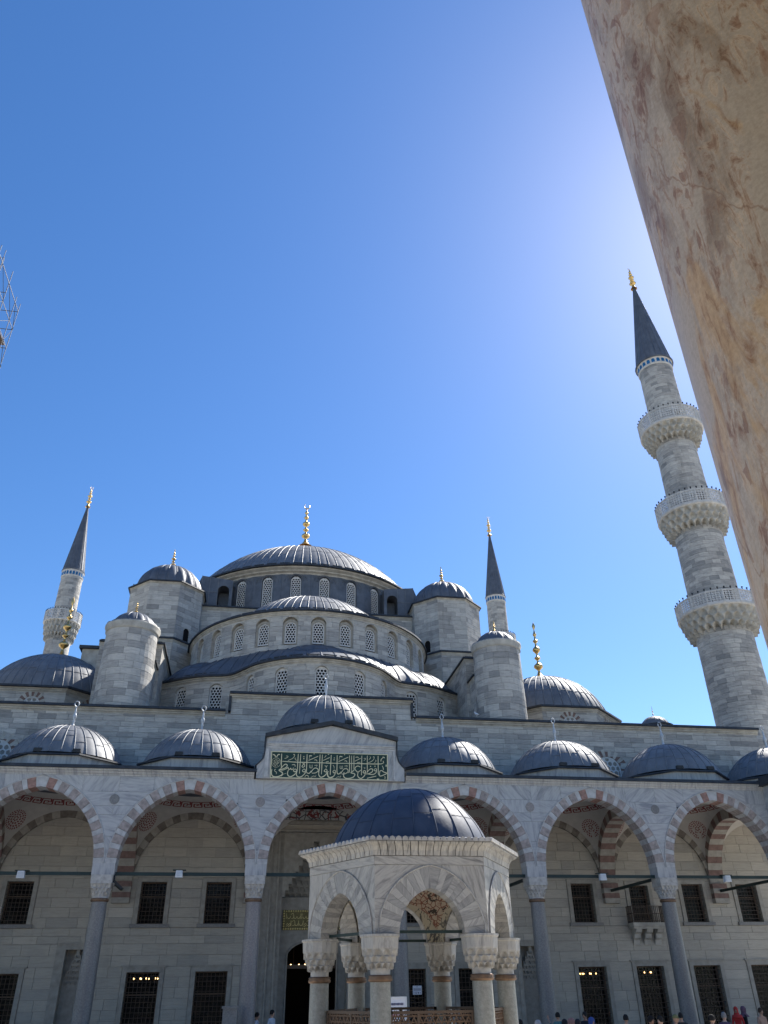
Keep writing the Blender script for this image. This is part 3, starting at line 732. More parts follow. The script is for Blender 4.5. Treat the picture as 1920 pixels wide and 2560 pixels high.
# niches with stepped stalactite hoods
def stepped(mb, cx, w0, z0, z1, steps, y0, dep):
    """stepped hood receding inwards"""
    for i in range(steps):
        f0 = i/steps; hw = w0*(1-f0)**1.15; hw2 = w0*(1-(i+1)/steps)**1.15; za, zb = z0+(z1-z0)*f0, z0+(z1-z0)*(i+1)/steps
        yb = y0+dep*(1-(i+0.5)/steps)
        mb.box(cx-hw, cx+hw, yb, y0+dep+0.1, za, zb)
        n = max(2, int(hw/0.085))
        for j in range(n+1):   # little pendants along each step
            xx = cx-hw+2*hw*j/n; mb.prism([(xx-0.035, za+0.02), (xx, za-0.12), (xx+0.035, za+0.02)], FX, yb-0.03, yb+0.1)
for x, w, z0, z1 in NICHE:
    hw = w/2; mb = MB()
    mb.box(x-hw, x+hw, YW+0.5, YW+0.6, z0, z1)
    nb = mb.obj('niche', 'pale_v', hall)
    mb = MB(); mb.box(x-hw-0.22, x-hw, YW-0.06, YW+0.5, z0, z1+0.2); mb.box(x+hw, x+hw+0.22, YW-0.06, YW+0.5, z0, z1+0.2); mb.box(x-hw, x+hw, YW-0.06, YW+0.5, z1, z1+0.2)
    mb.box(x-hw-0.34, x+hw+0.34, YW-0.1, YW+0.2, z1+0.2, z1+0.28); mb.box(x-hw-0.42, x-hw-0.22, YW-0.03, YW+0.1, z0, z1+0.2); mb.box(x+hw+0.22, x+hw+0.42, YW-0.03, YW+0.1, z0, z1+0.2)
    mb.obj('niche_frame', 'pale_v', nb)
    mb = MB(); stepped(mb, x, hw, 3.0, 4.3, 6, YW+0.05, 0.44); mb.obj('stalactite_hood', 'pale_v', nb)
# portal
PX = 2.82
mb = MB()
for s in (-1, 1):
    x = PX
    for i, (w, o) in enumerate(((0.16, 0.22), (0.08, 0.12), (0.26, 0.02), (0.07, 0.10), (0.30, -0.08), (0.08, 0.0), (0.2, -0.2))):
        a, b = s*x, s*(x-w); mb.box(min(a, b), max(a, b), YW-o, YW+0.9, 0.18, 9.6-0.001*i); x -= w
for i, (z, h, o) in enumerate(((10.3, 0.3, 0.22), (10.12, 0.18, 0.05), (9.95, 0.17, 0.16), (9.72, 0.23, -0.02), (9.6, 0.12, 0.1))):
    mb.box(-PX, PX, YW-o, YW+0.9, z, z+h-0.002)
portal = mb.obj('portal', 'pale_v', hall)
XI = PX-1.15
mb = MB(); dep = 0.9
for i in range(9):     # stepped opening of the hood, cut in the front plate
    za, zb = 6.55+i*0.29, 6.55+(i+1)*0.29; hw = XI*(1-(i+1)/9.6)**0.9
    mb.box(-XI, -hw, YW+0.15, YW+0.5, za, zb-0.001); mb.box(hw, XI, YW+0.15, YW+0.5, za, zb-0.001)
mb.box(-XI, XI, YW+0.15, YW+0.5, 6.55+9*0.29, 9.6)
mb.obj('portal_plate', 'pale_v', portal)
mb = MB()
for i in range(9):
    za, zb = 6.5+i*0.3, 6.5+(i+1)*0.3; hw = XI*(1-i/9.6)**0.9; yb = YW+0.5+0.9*(1-i/9)
    mb.box(-hw-0.05, hw+0.05, yb, YW+1.6, za, zb-0.001)
    n = max(2, int(hw/0.14))
    for j in range(n+1):
        xx = -hw+2*hw*j/n; mb.prism([(xx-0.06, za+0.02), (xx, za-0.2), (xx+0.06, za+0.02)], FX, yb-0.06, yb+0.1)
mb.obj('stalactite_hood', 'pale_v', portal)
mb = MB(); wall_holes(mb, -XI-0.1, XI+0.1, 0.18, 6.6, YW+0.95, YW+1.3, [(-1.22, 1.22, 0.1, 4.65)])
arch_head(mb, FX, 1.22, 3.95, 4.65, YW+0.95, YW+1.3, 0.66); mb.obj('door_wall', 'pale_v', portal)
mb = MB(); mb.tube([(x, YW+0.93, z) for x, z in [(-1.26, 0.2), (-1.26, 3.95)] + arch(1.26, 0.7, 8, 3.95)[1:-1] + [(1.26, 3.95), (1.26, 0.2)]], 0.05, 5); mb.obj('door_moulding', 'pale_v', portal)
mb = MB(); mb.box(-1.3, 1.3, YW+1.32, YW+1.4, 3.45, 3.62); mb.obj('door_lintel', 'wood_brown', portal)
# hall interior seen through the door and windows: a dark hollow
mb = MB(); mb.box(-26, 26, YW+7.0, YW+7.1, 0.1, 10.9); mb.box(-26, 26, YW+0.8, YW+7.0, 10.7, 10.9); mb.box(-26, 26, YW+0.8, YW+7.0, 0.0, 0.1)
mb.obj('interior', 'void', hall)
# painted vault panel over the portal
def paint_mat(name, base, inks, sc_, thr=0.46):
    t = NT(name); co = t.coord()
    v = t.n('ShaderNodeTexVoronoi', feature='DISTANCE_TO_EDGE'); v.inputs['Scale'].default_value = sc_; t.l(co, v.inputs['Vector'])
    v2 = t.n('ShaderNodeTexVoronoi', feature='F1'); v2.inputs['Scale'].default_value = sc_*0.8; t.l(co, v2.inputs['Vector'])
    n = t.noise(sc_*0.7, 3, dist=1.5)
    c = t.mix(t.ramp(v.outputs[0], [(0.05, (1, 1, 1)), (0.09, (0, 0, 0))]), base, inks[0])
    ring = t.ramp(v2.outputs[0], [(0.18, (1, 1, 1)), (0.22, (0, 0, 0)), (0.3, (0, 0, 0)), (0.33, (1, 1, 1)), (0.38, (0, 0, 0))])
    c = t.mix(t.math('MULTIPLY', ring, 0.8), c, inks[1])
    c = t.mix(t.ramp(n, [(thr+0.08, (0, 0, 0)), (thr+0.1, (1, 1, 1))]), c, inks[2])
    return t.fin(c, 0.8)
M['paint_portal'] = paint_mat('painted_vault', (0.36, 0.36, 0.34), ((0.05, 0.05, 0.06), (0.2, 0.2, 0.2), (0.16, 0.03, 0.03)), 3.0)
M['paint_fountain'] = paint_mat('painted_arabesque', (0.46, 0.38, 0.29), ((0.20, 0.075, 0.05), (0.24, 0.10, 0.07), (0.05, 0.04, 0.035)), 8.0, 0.5)
mb = MB(); mb.box(-2.6, 2.6, 42.9, 43.3, 10.62, 11.3)
mb.prism([(-2.4, 10.1), (2.4, 10.1), (2.0, 10.62), (0, 11.2), (-2.0, 10.62)], FX, 42.9, 42.95); mb.obj('painted_panel', 'paint_portal', portal)

# ---- upper front wall with the raised middle
YU = 43.3
poly = [(-27.2, 11.2), (26.7, 11.2), (26.7, 15.72), (5.2, 15.72), (5.2, 16.72), (-5.05, 16.72), (-5.05, 15.72), (-27.2, 15.72)]
mb = MB(); mb.prism(poly, FX, YU+0.05, YU+0.75); uw = mb.obj('upper_wall', 'mortar', hall)
WHEEL = (-16.75, 16.75)
HS.path(uw, 'stone', flat(-27.2, YU, 0), 0, 53.9, 11.25, 15.62, 0.31, (0.55, 1.3), 0.06, [(x+27.2-0.78, x+27.2+0.78, 12.2, 13.9) for x in WHEEL])
HS.path(uw, 'stone', flat(-5.05, YU, 0), 0.03, 10.22, 15.63, 16.62, 0.33, (0.55, 1.3), 0.06)
def edge(mb1, mb2, pts, z, out=0.22):
    extrude_path(mb1, pts, cornice_prof(z, out*0.8, 0.26)); extrude_path(mb2, pts, eave_prof(z+0.002, out+0.06, -0.5, 0.13))
a, b = MB(), MB()
edge(a, b, [(-27.3, YU), (-5.3, YU)], 15.72); edge(a, b, [(5.45, YU), (26.8, YU)], 15.72); edge(a, b, [(-5.15, YU), (5.3, YU)], 16.74)
for x in (-5.1, 5.25): b.box(x-0.07, x+0.07, YU-0.1, YU+0.5, 15.8, 16.75)
a.obj('cornice', 'stone_trim', uw); b.obj('eave', 'eave', uw)
def wheel_window(parent, x, y, z, rz, R=0.72, n=9, red='redstripe_v', rv=0.45, h=None):
    """lattice lunette under a fan of red and pale voussoirs"""
    h = h or R; w = lattice_window(parent, x, y, z, rz, round(2*R, 2), round(h, 2), 0.3, abs(h-R) < 1e-3)
    fr = fr_at(x, y, rz)
    for i in range(2*n-1):
        a0, a1 = PI*i/(2*n-1), PI*(i+1)/(2*n-1); mb = MB(); zz = z+h-R
        pl = [(r*math.cos(t), zz+r*math.sin(t)) for r, t in ((R+0.02, a0), (R+rv, a0), (R+rv, a1), (R+0.02, a1))]
        mb.prism(pl, fr, -0.03 if i % 2 else -0.02, 0.12)
        if i % 2 == 0: link('voussoir', mb.mesh('voussoir', red, recalc=True), w)
        else: link('voussoir', mb.mesh('voussoir', 'stone_trim', recalc=True), w)
    return w
for x in WHEEL:
    mb = MB(); arch_head(mb, FX, 0.8, 13.12, 13.92, YU+0.0, YU+0.3); mb.obj('arch_head', 'stone_trim', uw)
    wheel_window(uw, x, YU+0.02, 12.2, 0.0, 0.76, 9, h=1.68)
# roof terrace behind the wall
mb = MB(); mb.box(-27, 27, YU+0.75, 92, 15.4, 15.6); mb.obj('roof_terrace', 'lead_dark', hall)
# side walls of the hall so that it is a whole building
mb = MB(); mb.box(-27, -26.2, YU+0.75, 92, 0, 15.4); mb.box(26.2, 27, YU+0.75, 92, 0, 15.4); mb.box(-26.2, 26.2, 91.2, 92, 0, 15.4); mb.obj('side_walls', 'stone_trim', hall)

# ---- exedrae: the waved wall under the half dome
half_plan = [(0, 44.0), (1.05, 44.12), (1.95, 44.42), (2.95, 44.98), (3.75, 45.66), (4.36, 46.5), (4.86, 47.24), (5.3, 47.7), (5.85, 47.93), (6.6, 48.08), (7.42, 48.36), (8.35, 48.9), (9.2, 49.5), (9.74, 49.85)]
plan = [(-x, y) for x, y in half_plan[:0:-1]] + half_plan
def smooth_curve(pts, m=5):
    P = [np.array(p, float) for p in pts]; P = [2*P[0]-P[1]]+P+[2*P[-1]-P[-2]]; out = []
    for i in range(1, len(P)-2):
        for k in range(m):
            t = k/m; a, b, c, d = P[i-1:i+3]
            out.append(0.5*((2*b)+(-a+c)*t+(2*a-5*b+4*c-d)*t*t+(-a+3*b-3*c+d)*t**3))
    out.append(P[-2]); return np.array(out)
EX = smooth_curve(plan); EL = np.concatenate([[0], np.cumsum(np.linalg.norm(np.diff(EX, axis=0), axis=1))])
def expos(s, z):
    x, y = np.interp(s, EL, EX[:, 0]), np.interp(s, EL, EX[:, 1])
    x2, y2 = np.interp(s+0.15, EL, EX[:, 0]), np.interp(s+0.15, EL, EX[:, 1]); x1, y1 = np.interp(s-0.15, EL, EX[:, 0]), np.interp(s-0.15, EL, EX[:, 1])
    d = math.hypot(x2-x1, y2-y1) or 1; return (x, y, (y2-y1)/d, -(x2-x1)/d)
ZE = 19.32
def s_at(x): return float(np.interp(x, EX[:, 0], EL))
exw = [(0.05, 0), (-2.32, 0), (2.42, 0), (-4.12, 0), (4.12, 0), (-6.2, 0), (6.22, 0), (-8.42, 0), (8.42, 0)]
EH = []
for x, _ in exw:
    s = s_at(x); EH.append((s-0.4, s+0.4, 16.6, 18.95))
mb = MB(); mb.grid([[(*[c-n*0.31 for c, n in zip(expos(s, 0)[:2], expos(s, 0)[2:])], z) for s in np.linspace(0, EL[-1], 90)] for z in (15.6, ZE)]); ew = mb.obj('exedra_wall', 'stone_trim', hall)
HS.path(ew, 'stone', expos, 0.0, EL[-1], 15.9, ZE-0.05, 0.31, (0.5, 1.1), 0.3, EH, True)
mb = MB()
for (s0, s1, a, b) in EH:
    x, y, nx, ny = expos((s0+s1)/2, 0); rz = math.atan2(nx, -ny)
    mb = MB(); arch_head(mb, fr_at(x, y, rz), 0.41, b-0.42, b+0.0, 0.0, 0.29); mb.obj('arch_head', 'stone_trim', ew)
    lattice_window(ew, x-nx*0.14, y-ny*0.14, a, rz, 0.8, 2.33, 0.2)
a, b = MB(), MB(); edge(a, b, [tuple(p) for p in EX], ZE, 0.25); a.obj('cornice', 'stone_trim', ew); b.obj('eave', 'eave', ew)
# lead roof from the exedra eave to the half-dome drum
SC = (0, 55.7); SR = 8.62; ZSE = 23.75
rows = []
for t in np.linspace(0, 1, 8):
    row = []
    for s in np.linspace(0, EL[-1], 120):
        x, y = expos(s, 0)[:2]; an = math.atan2(x-SC[0], SC[1]-y); ix, iy = SC[0]+(SR-0.2)*math.sin(an), SC[1]-(SR-0.2)*math.cos(an)
        row.append((x+(ix-x)*t, y+(iy-y)*t, ZE+0.22+1.75*t**0.8))
    rows.append(row)
mb = MB(); mb.grid(rows); er = mb.obj('exedra_roof', 'lead_dark', hall, True)
sb = None
for s in np.linspace(0.4, EL[-1]-0.4, 27):
    x, y = expos(s, 0)[:2]; an = math.atan2(x-SC[0], SC[1]-y); ix, iy = SC[0]+(SR-0.2)*math.sin(an), SC[1]-(SR-0.2)*math.cos(an)
    mb = MB(); mb.tube([(x+(ix-x)*t, y+(iy-y)*t, ZE+0.24+1.75*t**0.8) for t in np.linspace(0, 1, 6)], 0.035, 5); mb.obj('seam', 'lead_dark', er)
for cx, cy, R, H in ((0, 48.6, 4.1, 2.24), (-6.9, 51.6, 3.1, 1.92), (6.9, 51.6, 3.1, 1.92)):
    dome(hall, (cx, cy, ZE+0.15), R, H, 18 if cx else 22, 'lead_dark', 'exedra_dome', seam_r=0.035)

# ---- half dome on its windowed drum
ANG = [0, 12.3, 24.7, 37.3, 50.5, 64]
AH = [(s*a) for a in ANG for s in ((-1, 1) if a else (1,))]
SH = [(math.radians(a)*SR-0.5, math.radians(a)*SR+0.5, 21.45, 23.42) for a in AH]
mb = MB(); mb.grid([[(SC[0]+(SR-0.33)*math.sin(a), SC[1]-(SR-0.33)*math.cos(a), z) for a in np.linspace(-1.75, 1.75, 80)] for z in (20.5, ZSE)]); sd = mb.obj('half_dome_drum', 'stone_trim', hall, True)
HS.path(sd, 'stone', cyl(*SC, SR), -1.6*SR, 1.6*SR, 20.6, ZSE-0.05, 0.31, (0.5, 1.1), 0.33, SH, True)
mb = MB(); m2 = MB()
for a in AH:
    r = math.radians(a); x, y = SC[0]+SR*math.sin(r), SC[1]-SR*math.cos(r); fr = fr_at(x, y, r)
    mb = MB(); m2 = MB(); arch_head(mb, fr, 0.51, 22.91, 23.42, 0.0, 0.31); mb.obj('arch_head', 'stone_trim', sd)
    # inner order, a step back
    A = arch(0.38, 0.38, 8, 22.75)
    for p, q in zip(A, A[1:]):
        m2.prism([p, q, (q[0]*1.42, 22.75+(q[1]-22.75)*1.42), (p[0]*1.42, 22.75+(p[1]-22.75)*1.42)], fr, 0.16, 0.32)
    for s in (-1, 1): m2.prism([(s*0.38, 21.45), (s*0.54, 21.45), (s*0.54, 22.75), (s*0.38, 22.75)], fr, 0.16, 0.32)
    xi, yi = SC[0]+(SR-0.22)*math.sin(r), SC[1]-(SR-0.22)*math.cos(r)
    m2.obj('window_surround', 'pale_v', sd)
    lattice_window(sd, xi, yi, 21.62, r, 0.76, 1.5, 0.19)
arc = [(SC[0]+SR*math.sin(t), SC[1]-SR*math.cos(t)) for t in np.linspace(-1.72, 1.72, 70)]
a, b = MB(), MB(); edge(a, b, arc, ZSE, 0.22); a.obj('cornice', 'stone_trim', sd); b.obj('eave', 'eave', sd)
mb = MB(); mb.grid([[(SC[0]+r*math.sin(t), SC[1]-r*math.cos(t), z) for t in np.linspace(-1.75, 1.75, 80)] for r, z in ((SR-0.1, ZSE+0.2), (7.4, ZSE+0.34), (6.45, ZSE+0.55))]); mb.obj('half_dome_skirt', 'lead', hall, True)
dome(hall, (SC[0], SC[1], ZSE+0.5), 6.6, 3.93, 64, 'lead', 'half_dome', seam_r=0.035)

# ---- square base, main drum, main dome
MD = (0, 68.05)
mb = MB(); mb.box(-9.6, 9.6, 57.6, 78, 15.6, 28.4); mbk = mb.obj('dome_base', 'mortar', hall)
HS.path(mbk, 'stone', flat(-9.55, 57.54, 0), 0, 19.1, 23.0, 28.35, 0.38, (0.6, 1.3), 0.05)
a, b = MB(), MB(); edge(a, b, [(-9.6, 57.54), (9.6, 57.54)], 28.36, 0.16); a.obj('cornice', 'stone_trim', mbk); b.obj('eave', 'eave', mbk)
DR = 10.55
mb = MB(); mb.lathe([(DR-0.25, 28.3), (DR-0.25, 32.0)], (MD[0], MD[1], 0), 112); dr = mb.obj('drum', 'lead_dark', hall, True)
DA = [360/28*(i+0.5) for i in range(28)]
DHo = []
for i in range(28):
    a = DA[i] if DA[i] <= 180 else DA[i]-360
    if abs(a) < 75: DHo.append(a)
m2, m3 = MB(), MB()
for a in DHo:
    r = math.radians(a); x, y = MD[0]+DR*math.sin(r), MD[1]-DR*math.cos(r); fr = fr_at(x, y, r)
    hwid = DR*math.tan(math.radians(360/56))-0.005
    m2, m3 = MB(), MB()
    # lead-clad pier panels left and right of the window, arch head above
    for s in (-1, 1): m2.prism([(min(s*0.46, s*hwid), 28.4), (max(s*0.46, s*hwid), 28.4), (max(s*0.46, s*hwid), 31.75), (min(s*0.46, s*hwid), 31.75)], fr, 0.0, 0.24)
    arch_head(m2, fr, 0.46, 31.22, 31.75, 0.0, 0.24)
    A = arch(0.62, 0.62, 10, 31.15)
    m3.tube([fr(p, q, -0.01) for p, q in A], 0.05, 5)
    A = arch(0.95, 0.7, 10, 31.05)
    m3.tube([fr(p, q, -0.01) for p, q in A], 0.03, 5); m2.obj('drum_cladding', 'lead_dark', dr); m3.obj('window_hood', 'lead_dark', dr)
    lattice_window(dr, MD[0]+(DR-0.12)*math.sin(r), MD[1]-(DR-0.12)*math.cos(r), 28.9, r, 0.84, 2.68, 0.2)
ring = ring_pts(MD, DR, 96)
a = MB(); extrude_path(a, ring, [(-0.3, 32.22), (0.62, 32.22), (0.6, 32.14), (0.34, 32.02), (0.3, 31.93), (0.08, 31.85), (0.02, 31.74), (-0.3, 31.74), (-0.3, 32.22)], True); a.obj('cornice', 'stone_trim', dr)
a = MB(); extrude_path(a, ring, [(-0.3, 32.5), (0.82, 32.36), (0.84, 32.23), (-0.3, 32.23), (-0.3, 32.5)], True); a.obj('eave', 'eave', dr)
md_ = dome(hall, (MD[0], MD[1], 32.45), 10.8, 6.03, 88, 'lead', 'main_dome', seam_r=0.04)
finial(md_, (MD[0], MD[1], 40.25), 4.98, fat=1.1, rz=0.15, base=0.9)
mb = MB(); mb.lathe([(1.5, 38.2), (0.9, 38.5), (0.6, 39.1), (0.5, 39.7), (0.42, 40.3)], (*MD, 0), 20); mb.obj('finial_foot', 'gold', md_, True)
# lead-clad corner blocks beside the drum, each with an arched passage
for s in (-1, 1):
    fr_ = lambda a, b, d: (s*a, d, b)
    mb = MB()
    mb.prism([(7.42, 28.42), (9.28, 28.42), (9.22, 30.3), (8.75, 31.5), (7.42, 31.36)], fr_, 58.35, 63.5)
    mb.prism([(6.25, 28.42), (6.5, 28.42), (6.5, 31.26), (6.25, 31.24)], fr_, 58.35, 60.5)
    A = arch(0.46, 0.46, 6, 30.25, 6.96)
    mb.prism([(6.5, 30.25)] + A[1:-1] + [(7.42, 30.25), (7.42, 31.36), (6.5, 31.26)], fr_, 58.35, 60.5)
    bo = mb.obj('buttress', 'lead_dark', hall)
    mb = MB()
    for a in (7.42, 8.1, 8.75): mb.tube([fr_(a, 28.5, 58.34), fr_(a, 31.36+(a-7.42)*0.1, 58.34), fr_(a, 31.38+(a-7.42)*0.1, 63.4)], 0.03, 5)
    mb.tube([fr_(7.42, 30.1, 58.34), fr_(9.22, 30.1, 58.34), fr_(9.22, 30.1, 63)], 0.025, 5); mb.tube([fr_(9.22, 30.3, 58.34), fr_(9.22, 30.3, 63)], 0.03, 5)
    mb.obj('seam', 'lead', bo)
    mb = MB(); mb.prism([(6.55, 28.42), (7.38, 28.42), (7.38, 30.6), (6.55, 30.6)], fr_, 59.6, 59.65); mb.obj('passage', 'lead_dark', bo)

# ---- corner weight towers
def oct_tower(parent_name, c, ap, z0, z1, zwin, s):
    R = ap/math.cos(PI/8); oc = ring_pts(c, R, 8, PI/8)
    mb = MB(); ocb = ring_pts(c, R-0.05, 8, PI/8); mb.grid([[(x, y, z0) for x, y in ocb], [(x, y, z1) for x, y in ocb]], True); tw = mb.obj(parent_name, 'mortar', hall)
    fl = 2*ap*math.tan(PI/8)
    for k in range(8):
        rz = k*PI/4; rz = rz if rz <= PI else rz-2*PI
        if abs(rz) > 1.7: continue
        x, y = c[0]+ap*math.sin(rz), c[1]-ap*math.cos(rz)
        holes = []
        if zwin and abs(rz-(-s)*PI/4) < 0.1: holes = [(fl/2-0.26, fl/2+0.26, zwin, zwin+1.0)]
        HS.path(tw, 'stone', flat(x-math.cos(rz)*fl/2, y-math.sin(rz)*fl/2, rz), 0, fl, z0, z1-0.04, 0.38, (0.6, 1.25), 0.05, holes, gap=0.012)
        for h in holes:
            mb = MB(); mb.prism([(-0.25, zwin), (0.25, zwin), (0.25, zwin+1.0), (-0.25, zwin+1.0)], fr_at(x, y, rz), 0.03, 0.045); mb.obj('doorway', 'void', tw)
            mb = MB(); arch_head(mb, fr_at(x, y, rz), 0.26, zwin+0.74, zwin+1.0, 0.0, 0.04); mb.obj('arch_head', 'stone_trim', tw)
    a, b = MB(), MB(); extrude_path(a, oc, cornice_prof(z1, 0.1, 0.16), True); extrude_path(b, oc, eave_prof(z1, 0.2, -0.7, 0.1), True); a.obj('cornice', 'stone_trim', tw); b.obj('eave', 'eave', tw)
    return tw
for s in (-1, 1):
    c = (s*11.15, 57.75)
    tw = oct_tower('weight_tower', c, 2.72, 23.5, 29.15, 24.75, s)
    tw['label'] = 'octagonal stone tower left of the main dome' if s < 0 else 'octagonal stone tower right of the main dome'
    d = dome(tw, (c[0], c[1], 29.2), 2.5, 2.48, 20, 'lead_dark', 'dome', bulge=0.055, seam_r=0.05, rings=False)
    finial(d, (c[0], c[1], 31.6), 1.85, cres=False, fat=1.5)
    # stepped blocks in front of the tower
    mb = MB(); P_ = [(s*8.55, 56.0), (s*9.98, 54.5), (s*14.2, 54.5), (s*14.2, 60), (s*8.55, 60)]
    if s < 0: P_ = P_[::-1]
    mb.grid([[(x, y, 15.6) for x, y in P_], [(x, y, 24.3) for x, y in P_]], True); mb.add([(x, y, 24.3) for x, y in P_], [tuple(range(5))]); tb = mb.obj('tower_base', 'mortar', hall)
    x0 = 9.98 if s > 0 else -14.2
    HS.path(tb, 'stone', flat(x0, 54.46, 0), 0, 4.22, 20.5, 24.28, 0.38, (0.6, 1.2), 0.05)
    L_ = math.hypot(9.98-8.55, 1.5)
    if s > 0: HS.path(tb, 'stone', flat(8.52, 55.97, math.atan2(-1.5, 1.43)), 0, L_, 20.5, 24.28, 0.38, (0.6, 1.2), 0.05)
    else: HS.path(tb, 'stone', flat(-9.95, 54.47, math.atan2(1.5, 1.43)), 0, L_, 20.5, 24.28, 0.38, (0.6, 1.2), 0.05)
    pts = [(8.45, 56.05), (9.98, 54.46), (14.2, 54.46)] if s > 0 else [(-14.2, 54.46), (-9.98, 54.46), (-8.45, 56.05)]
    a, b = MB(), MB(); edge(a, b, pts, 24.32, 0.1); a.obj('cornice', 'stone_trim', tb); b.obj('eave', 'eave', tb)
    # wing walls running forward from the tower to the round turret
    for nm, xi, xo, y0, y1, zt in (('wing_wall', 9.72, 13.4, 47.1, 54.4, 20.95), ('low_wing_wall', 9.9, 12.6, 45.8, 47.05, 19.3)):
        mb = MB(); X0, X1 = sorted((s*xi, s*xo)); mb.box(X0, X1, y0, y1, 15.6, zt-0.02); ww = mb.obj(nm, 'mortar', hall)
        HS.path(ww, 'stone', flat(X0, y0-0.05, 0), 0, X1-X0, 16, zt-0.05, 0.38, (0.6, 1.2), 0.05)
        if s > 0: HS.path(ww, 'stone', flat(X0-0.05, y1, -PI/2), 0, y1-y0, 16, zt-0.05, 0.38, (0.6, 1.2), 0.05)
        else: HS.path(ww, 'stone', flat(X1+0.05, y0, PI/2), 0, y1-y0, 16, zt-0.05, 0.38, (0.6, 1.2), 0.05)
        pts = [(X0-0.05, y1), (X0-0.05, y0-0.05), (X1+0.05, y0-0.05)] if s > 0 else [(X0-0.05, y0-0.05), (X1+0.05, y0-0.05), (X1+0.05, y1)]
        a, b = MB(), MB(); edge(a, b, pts, zt, 0.08); b.box(X0, X1, y0, y1, zt+0.15, zt+0.24); a.obj('cornice', 'stone_trim', ww); b.obj('eave', 'eave', ww)
    # round turret
    tc = (s*11.28, 45.25); mb = MB(); mb.lathe([(1.5, 15.6), (1.42, 21.0)], (*tc, 0), 40); tu = mb.obj('round_turret', 'mortar', hall, True)
    tu['label'] = 'round stone turret with a small ribbed dome on the left' if s < 0 else 'round stone turret with a small ribbed dome on the right'
    HS.path(tu, 'stone', cyl(tc[0], tc[1], 1.55, 1.47, 15.8, 21.0), -2.9, 2.9, 15.8, 20.72, 0.4, (0.6, 1.2), 0.05, (), True)
    mb = MB(); mb.lathe([(1.45, 20.7), (1.55, 20.75), (1.52, 20.85), (1.62, 21.05), (1.6, 21.16), (1.2, 21.2)], (*tc, 0), 40); mb.obj('cornice', 'stone_trim', tu, True)
    mb = MB(); n = 16
    rows = [[(tc[0]+r*math.cos(2*PI*j/(n*6)), tc[1]+r*math.sin(2*PI*j/(n*6)), z+(0.07*abs(math.sin(PI*(j/6))) if r > 1.3 else 0)) for j in range(n*6)] for r, z in ((1.2, 21.3), (1.6, 21.14), (1.6, 21.1))]
    mb.grid(rows, True); mb.obj('eave', 'lead_dark', tu, True)
    d = dome(tu, (tc[0], tc[1], 21.15), 1.3, 1.0, 14, 'lead_dark', 'dome', bulge=0.06, seam_r=0.035, rings=False)
    finial(d, (tc[0], tc[1], 22.1), 0.92, cres=False, fat=1.5)
    # corner dome over the side aisle
    cc = (s*17.0, 52.95); tw = MB(); ap = 4.55; oc = ring_pts(cc, ap/math.cos(PI/8), 8, PI/8); ocb = ring_pts(cc, (ap-0.05)/math.cos(PI/8), 8, PI/8)
    tw.grid([[(x, y, 15.6) for x, y in ocb], [(x, y, 18.3) for x, y in ocb]], True); cd = tw.obj('corner_dome_drum', 'mortar', hall)
    fl = 2*ap*math.tan(PI/8)
    for k in (-2, -1, 0, 1, 2):
        rz = k*PI/4; x, y = cc[0]+ap*math.sin(rz), cc[1]-ap*math.cos(rz)
        HS.path(cd, 'stone', flat(x-math.cos(rz)*fl/2, y-math.sin(rz)*fl/2, rz), 0, fl, 15.7, 18.25, 0.36, (0.6, 1.25), 0.05, [(fl/2-0.5, fl/2+0.5, 16.85, 17.7)] if abs(k) < 2 else ())
        if abs(k) < 2:
            wheel_window(cd, x+math.sin(rz)*-0.01, y+math.cos(rz)*0.01, 16.87, rz, 0.48, 7, h=0.96, rv=0.33)
    a, b = MB(), MB(); extrude_path(a, oc, cornice_prof(18.34, 0.18, 0.25), True); extrude_path(b, oc, eave_prof(18.34, 0.34, -0.9, 0.12), True); a.obj('cornice', 'stone_trim', cd); b.obj('eave', 'eave', cd)
    d = dome(cd, (cc[0], cc[1], 18.48), 4.5, 3.45, 46, 'lead', 'dome', seam_r=0.04)
    finial(d, (cc[0], cc[1], 21.85), 4.7, fat=0.95, cres=False, base=1.6)
# small dome far right on the roof, and the block behind the left turret
mb = MB(); mb.box(-15.4, -13.9, 51.6, 56.5, 15.6, 22.2); bb = mb.obj('stair_block', 'stone_trim', hall)
mb = MB(); mb.box(-15.6, -13.7, 51.4, 56.5, 22.2, 22.4); mb.obj('eave', 'eave', bb)
mb = MB(); mb.lathe([(1.05, 15.6), (1.05, 17.75)], (23.85, 50.0, 0), 24); sdm = mb.obj('lantern_drum', 'stone_trim', hall)
mb = MB(); mb.lathe([(0.9, 17.85), (1.22, 17.78), (1.22, 17.7), (0.9, 17.7)], (23.85, 50.0, 0), 24); mb.obj('eave', 'eave', sdm)
d = dome(sdm, (23.85, 50.0, 17.8), 1.0, 0.7, 16, 'lead', 'dome', seam_r=0.02, rings=False)
finial(d, (23.85, 50.0, 18.5), 0.75, cres=False)
# snow guards on the eaves
def guards(parent, fn, n):
    for i in range(n):
        p, rz = fn(i); mb = MB(); mb.box(-0.42, 0.42, -0.02, 0.02, 0.05, 0.11); mb.box(-0.3, -0.27, -0.02, 0.12, -0.05, 0.06); mb.box(0.27, 0.3, -0.02, 0.12, -0.05, 0.06)
        link('snow_guard', mb.mesh('snow_guard', 'eave'), parent, p, rz)
guards(md_, lambda i: ((MD[0]+10.95*math.sin(-1.2+2.4*i/24), MD[1]-10.95*math.cos(-1.2+2.4*i/24), 32.55), -1.2+2.4*i/24), 25)
guards(sd, lambda i: ((SC[0]+8.4*math.sin(-1.3+2.6*i/22), SC[1]-8.4*math.cos(-1.3+2.6*i/22), 24.08), -1.3+2.6*i/22), 23)
def exg(i):
    x, y, nx, ny = expos(0.8+(EL[-1]-1.6)*i/21, 0); return ((x-nx*0.1, y-ny*0.1, ZE+0.28), math.atan2(nx, -ny))
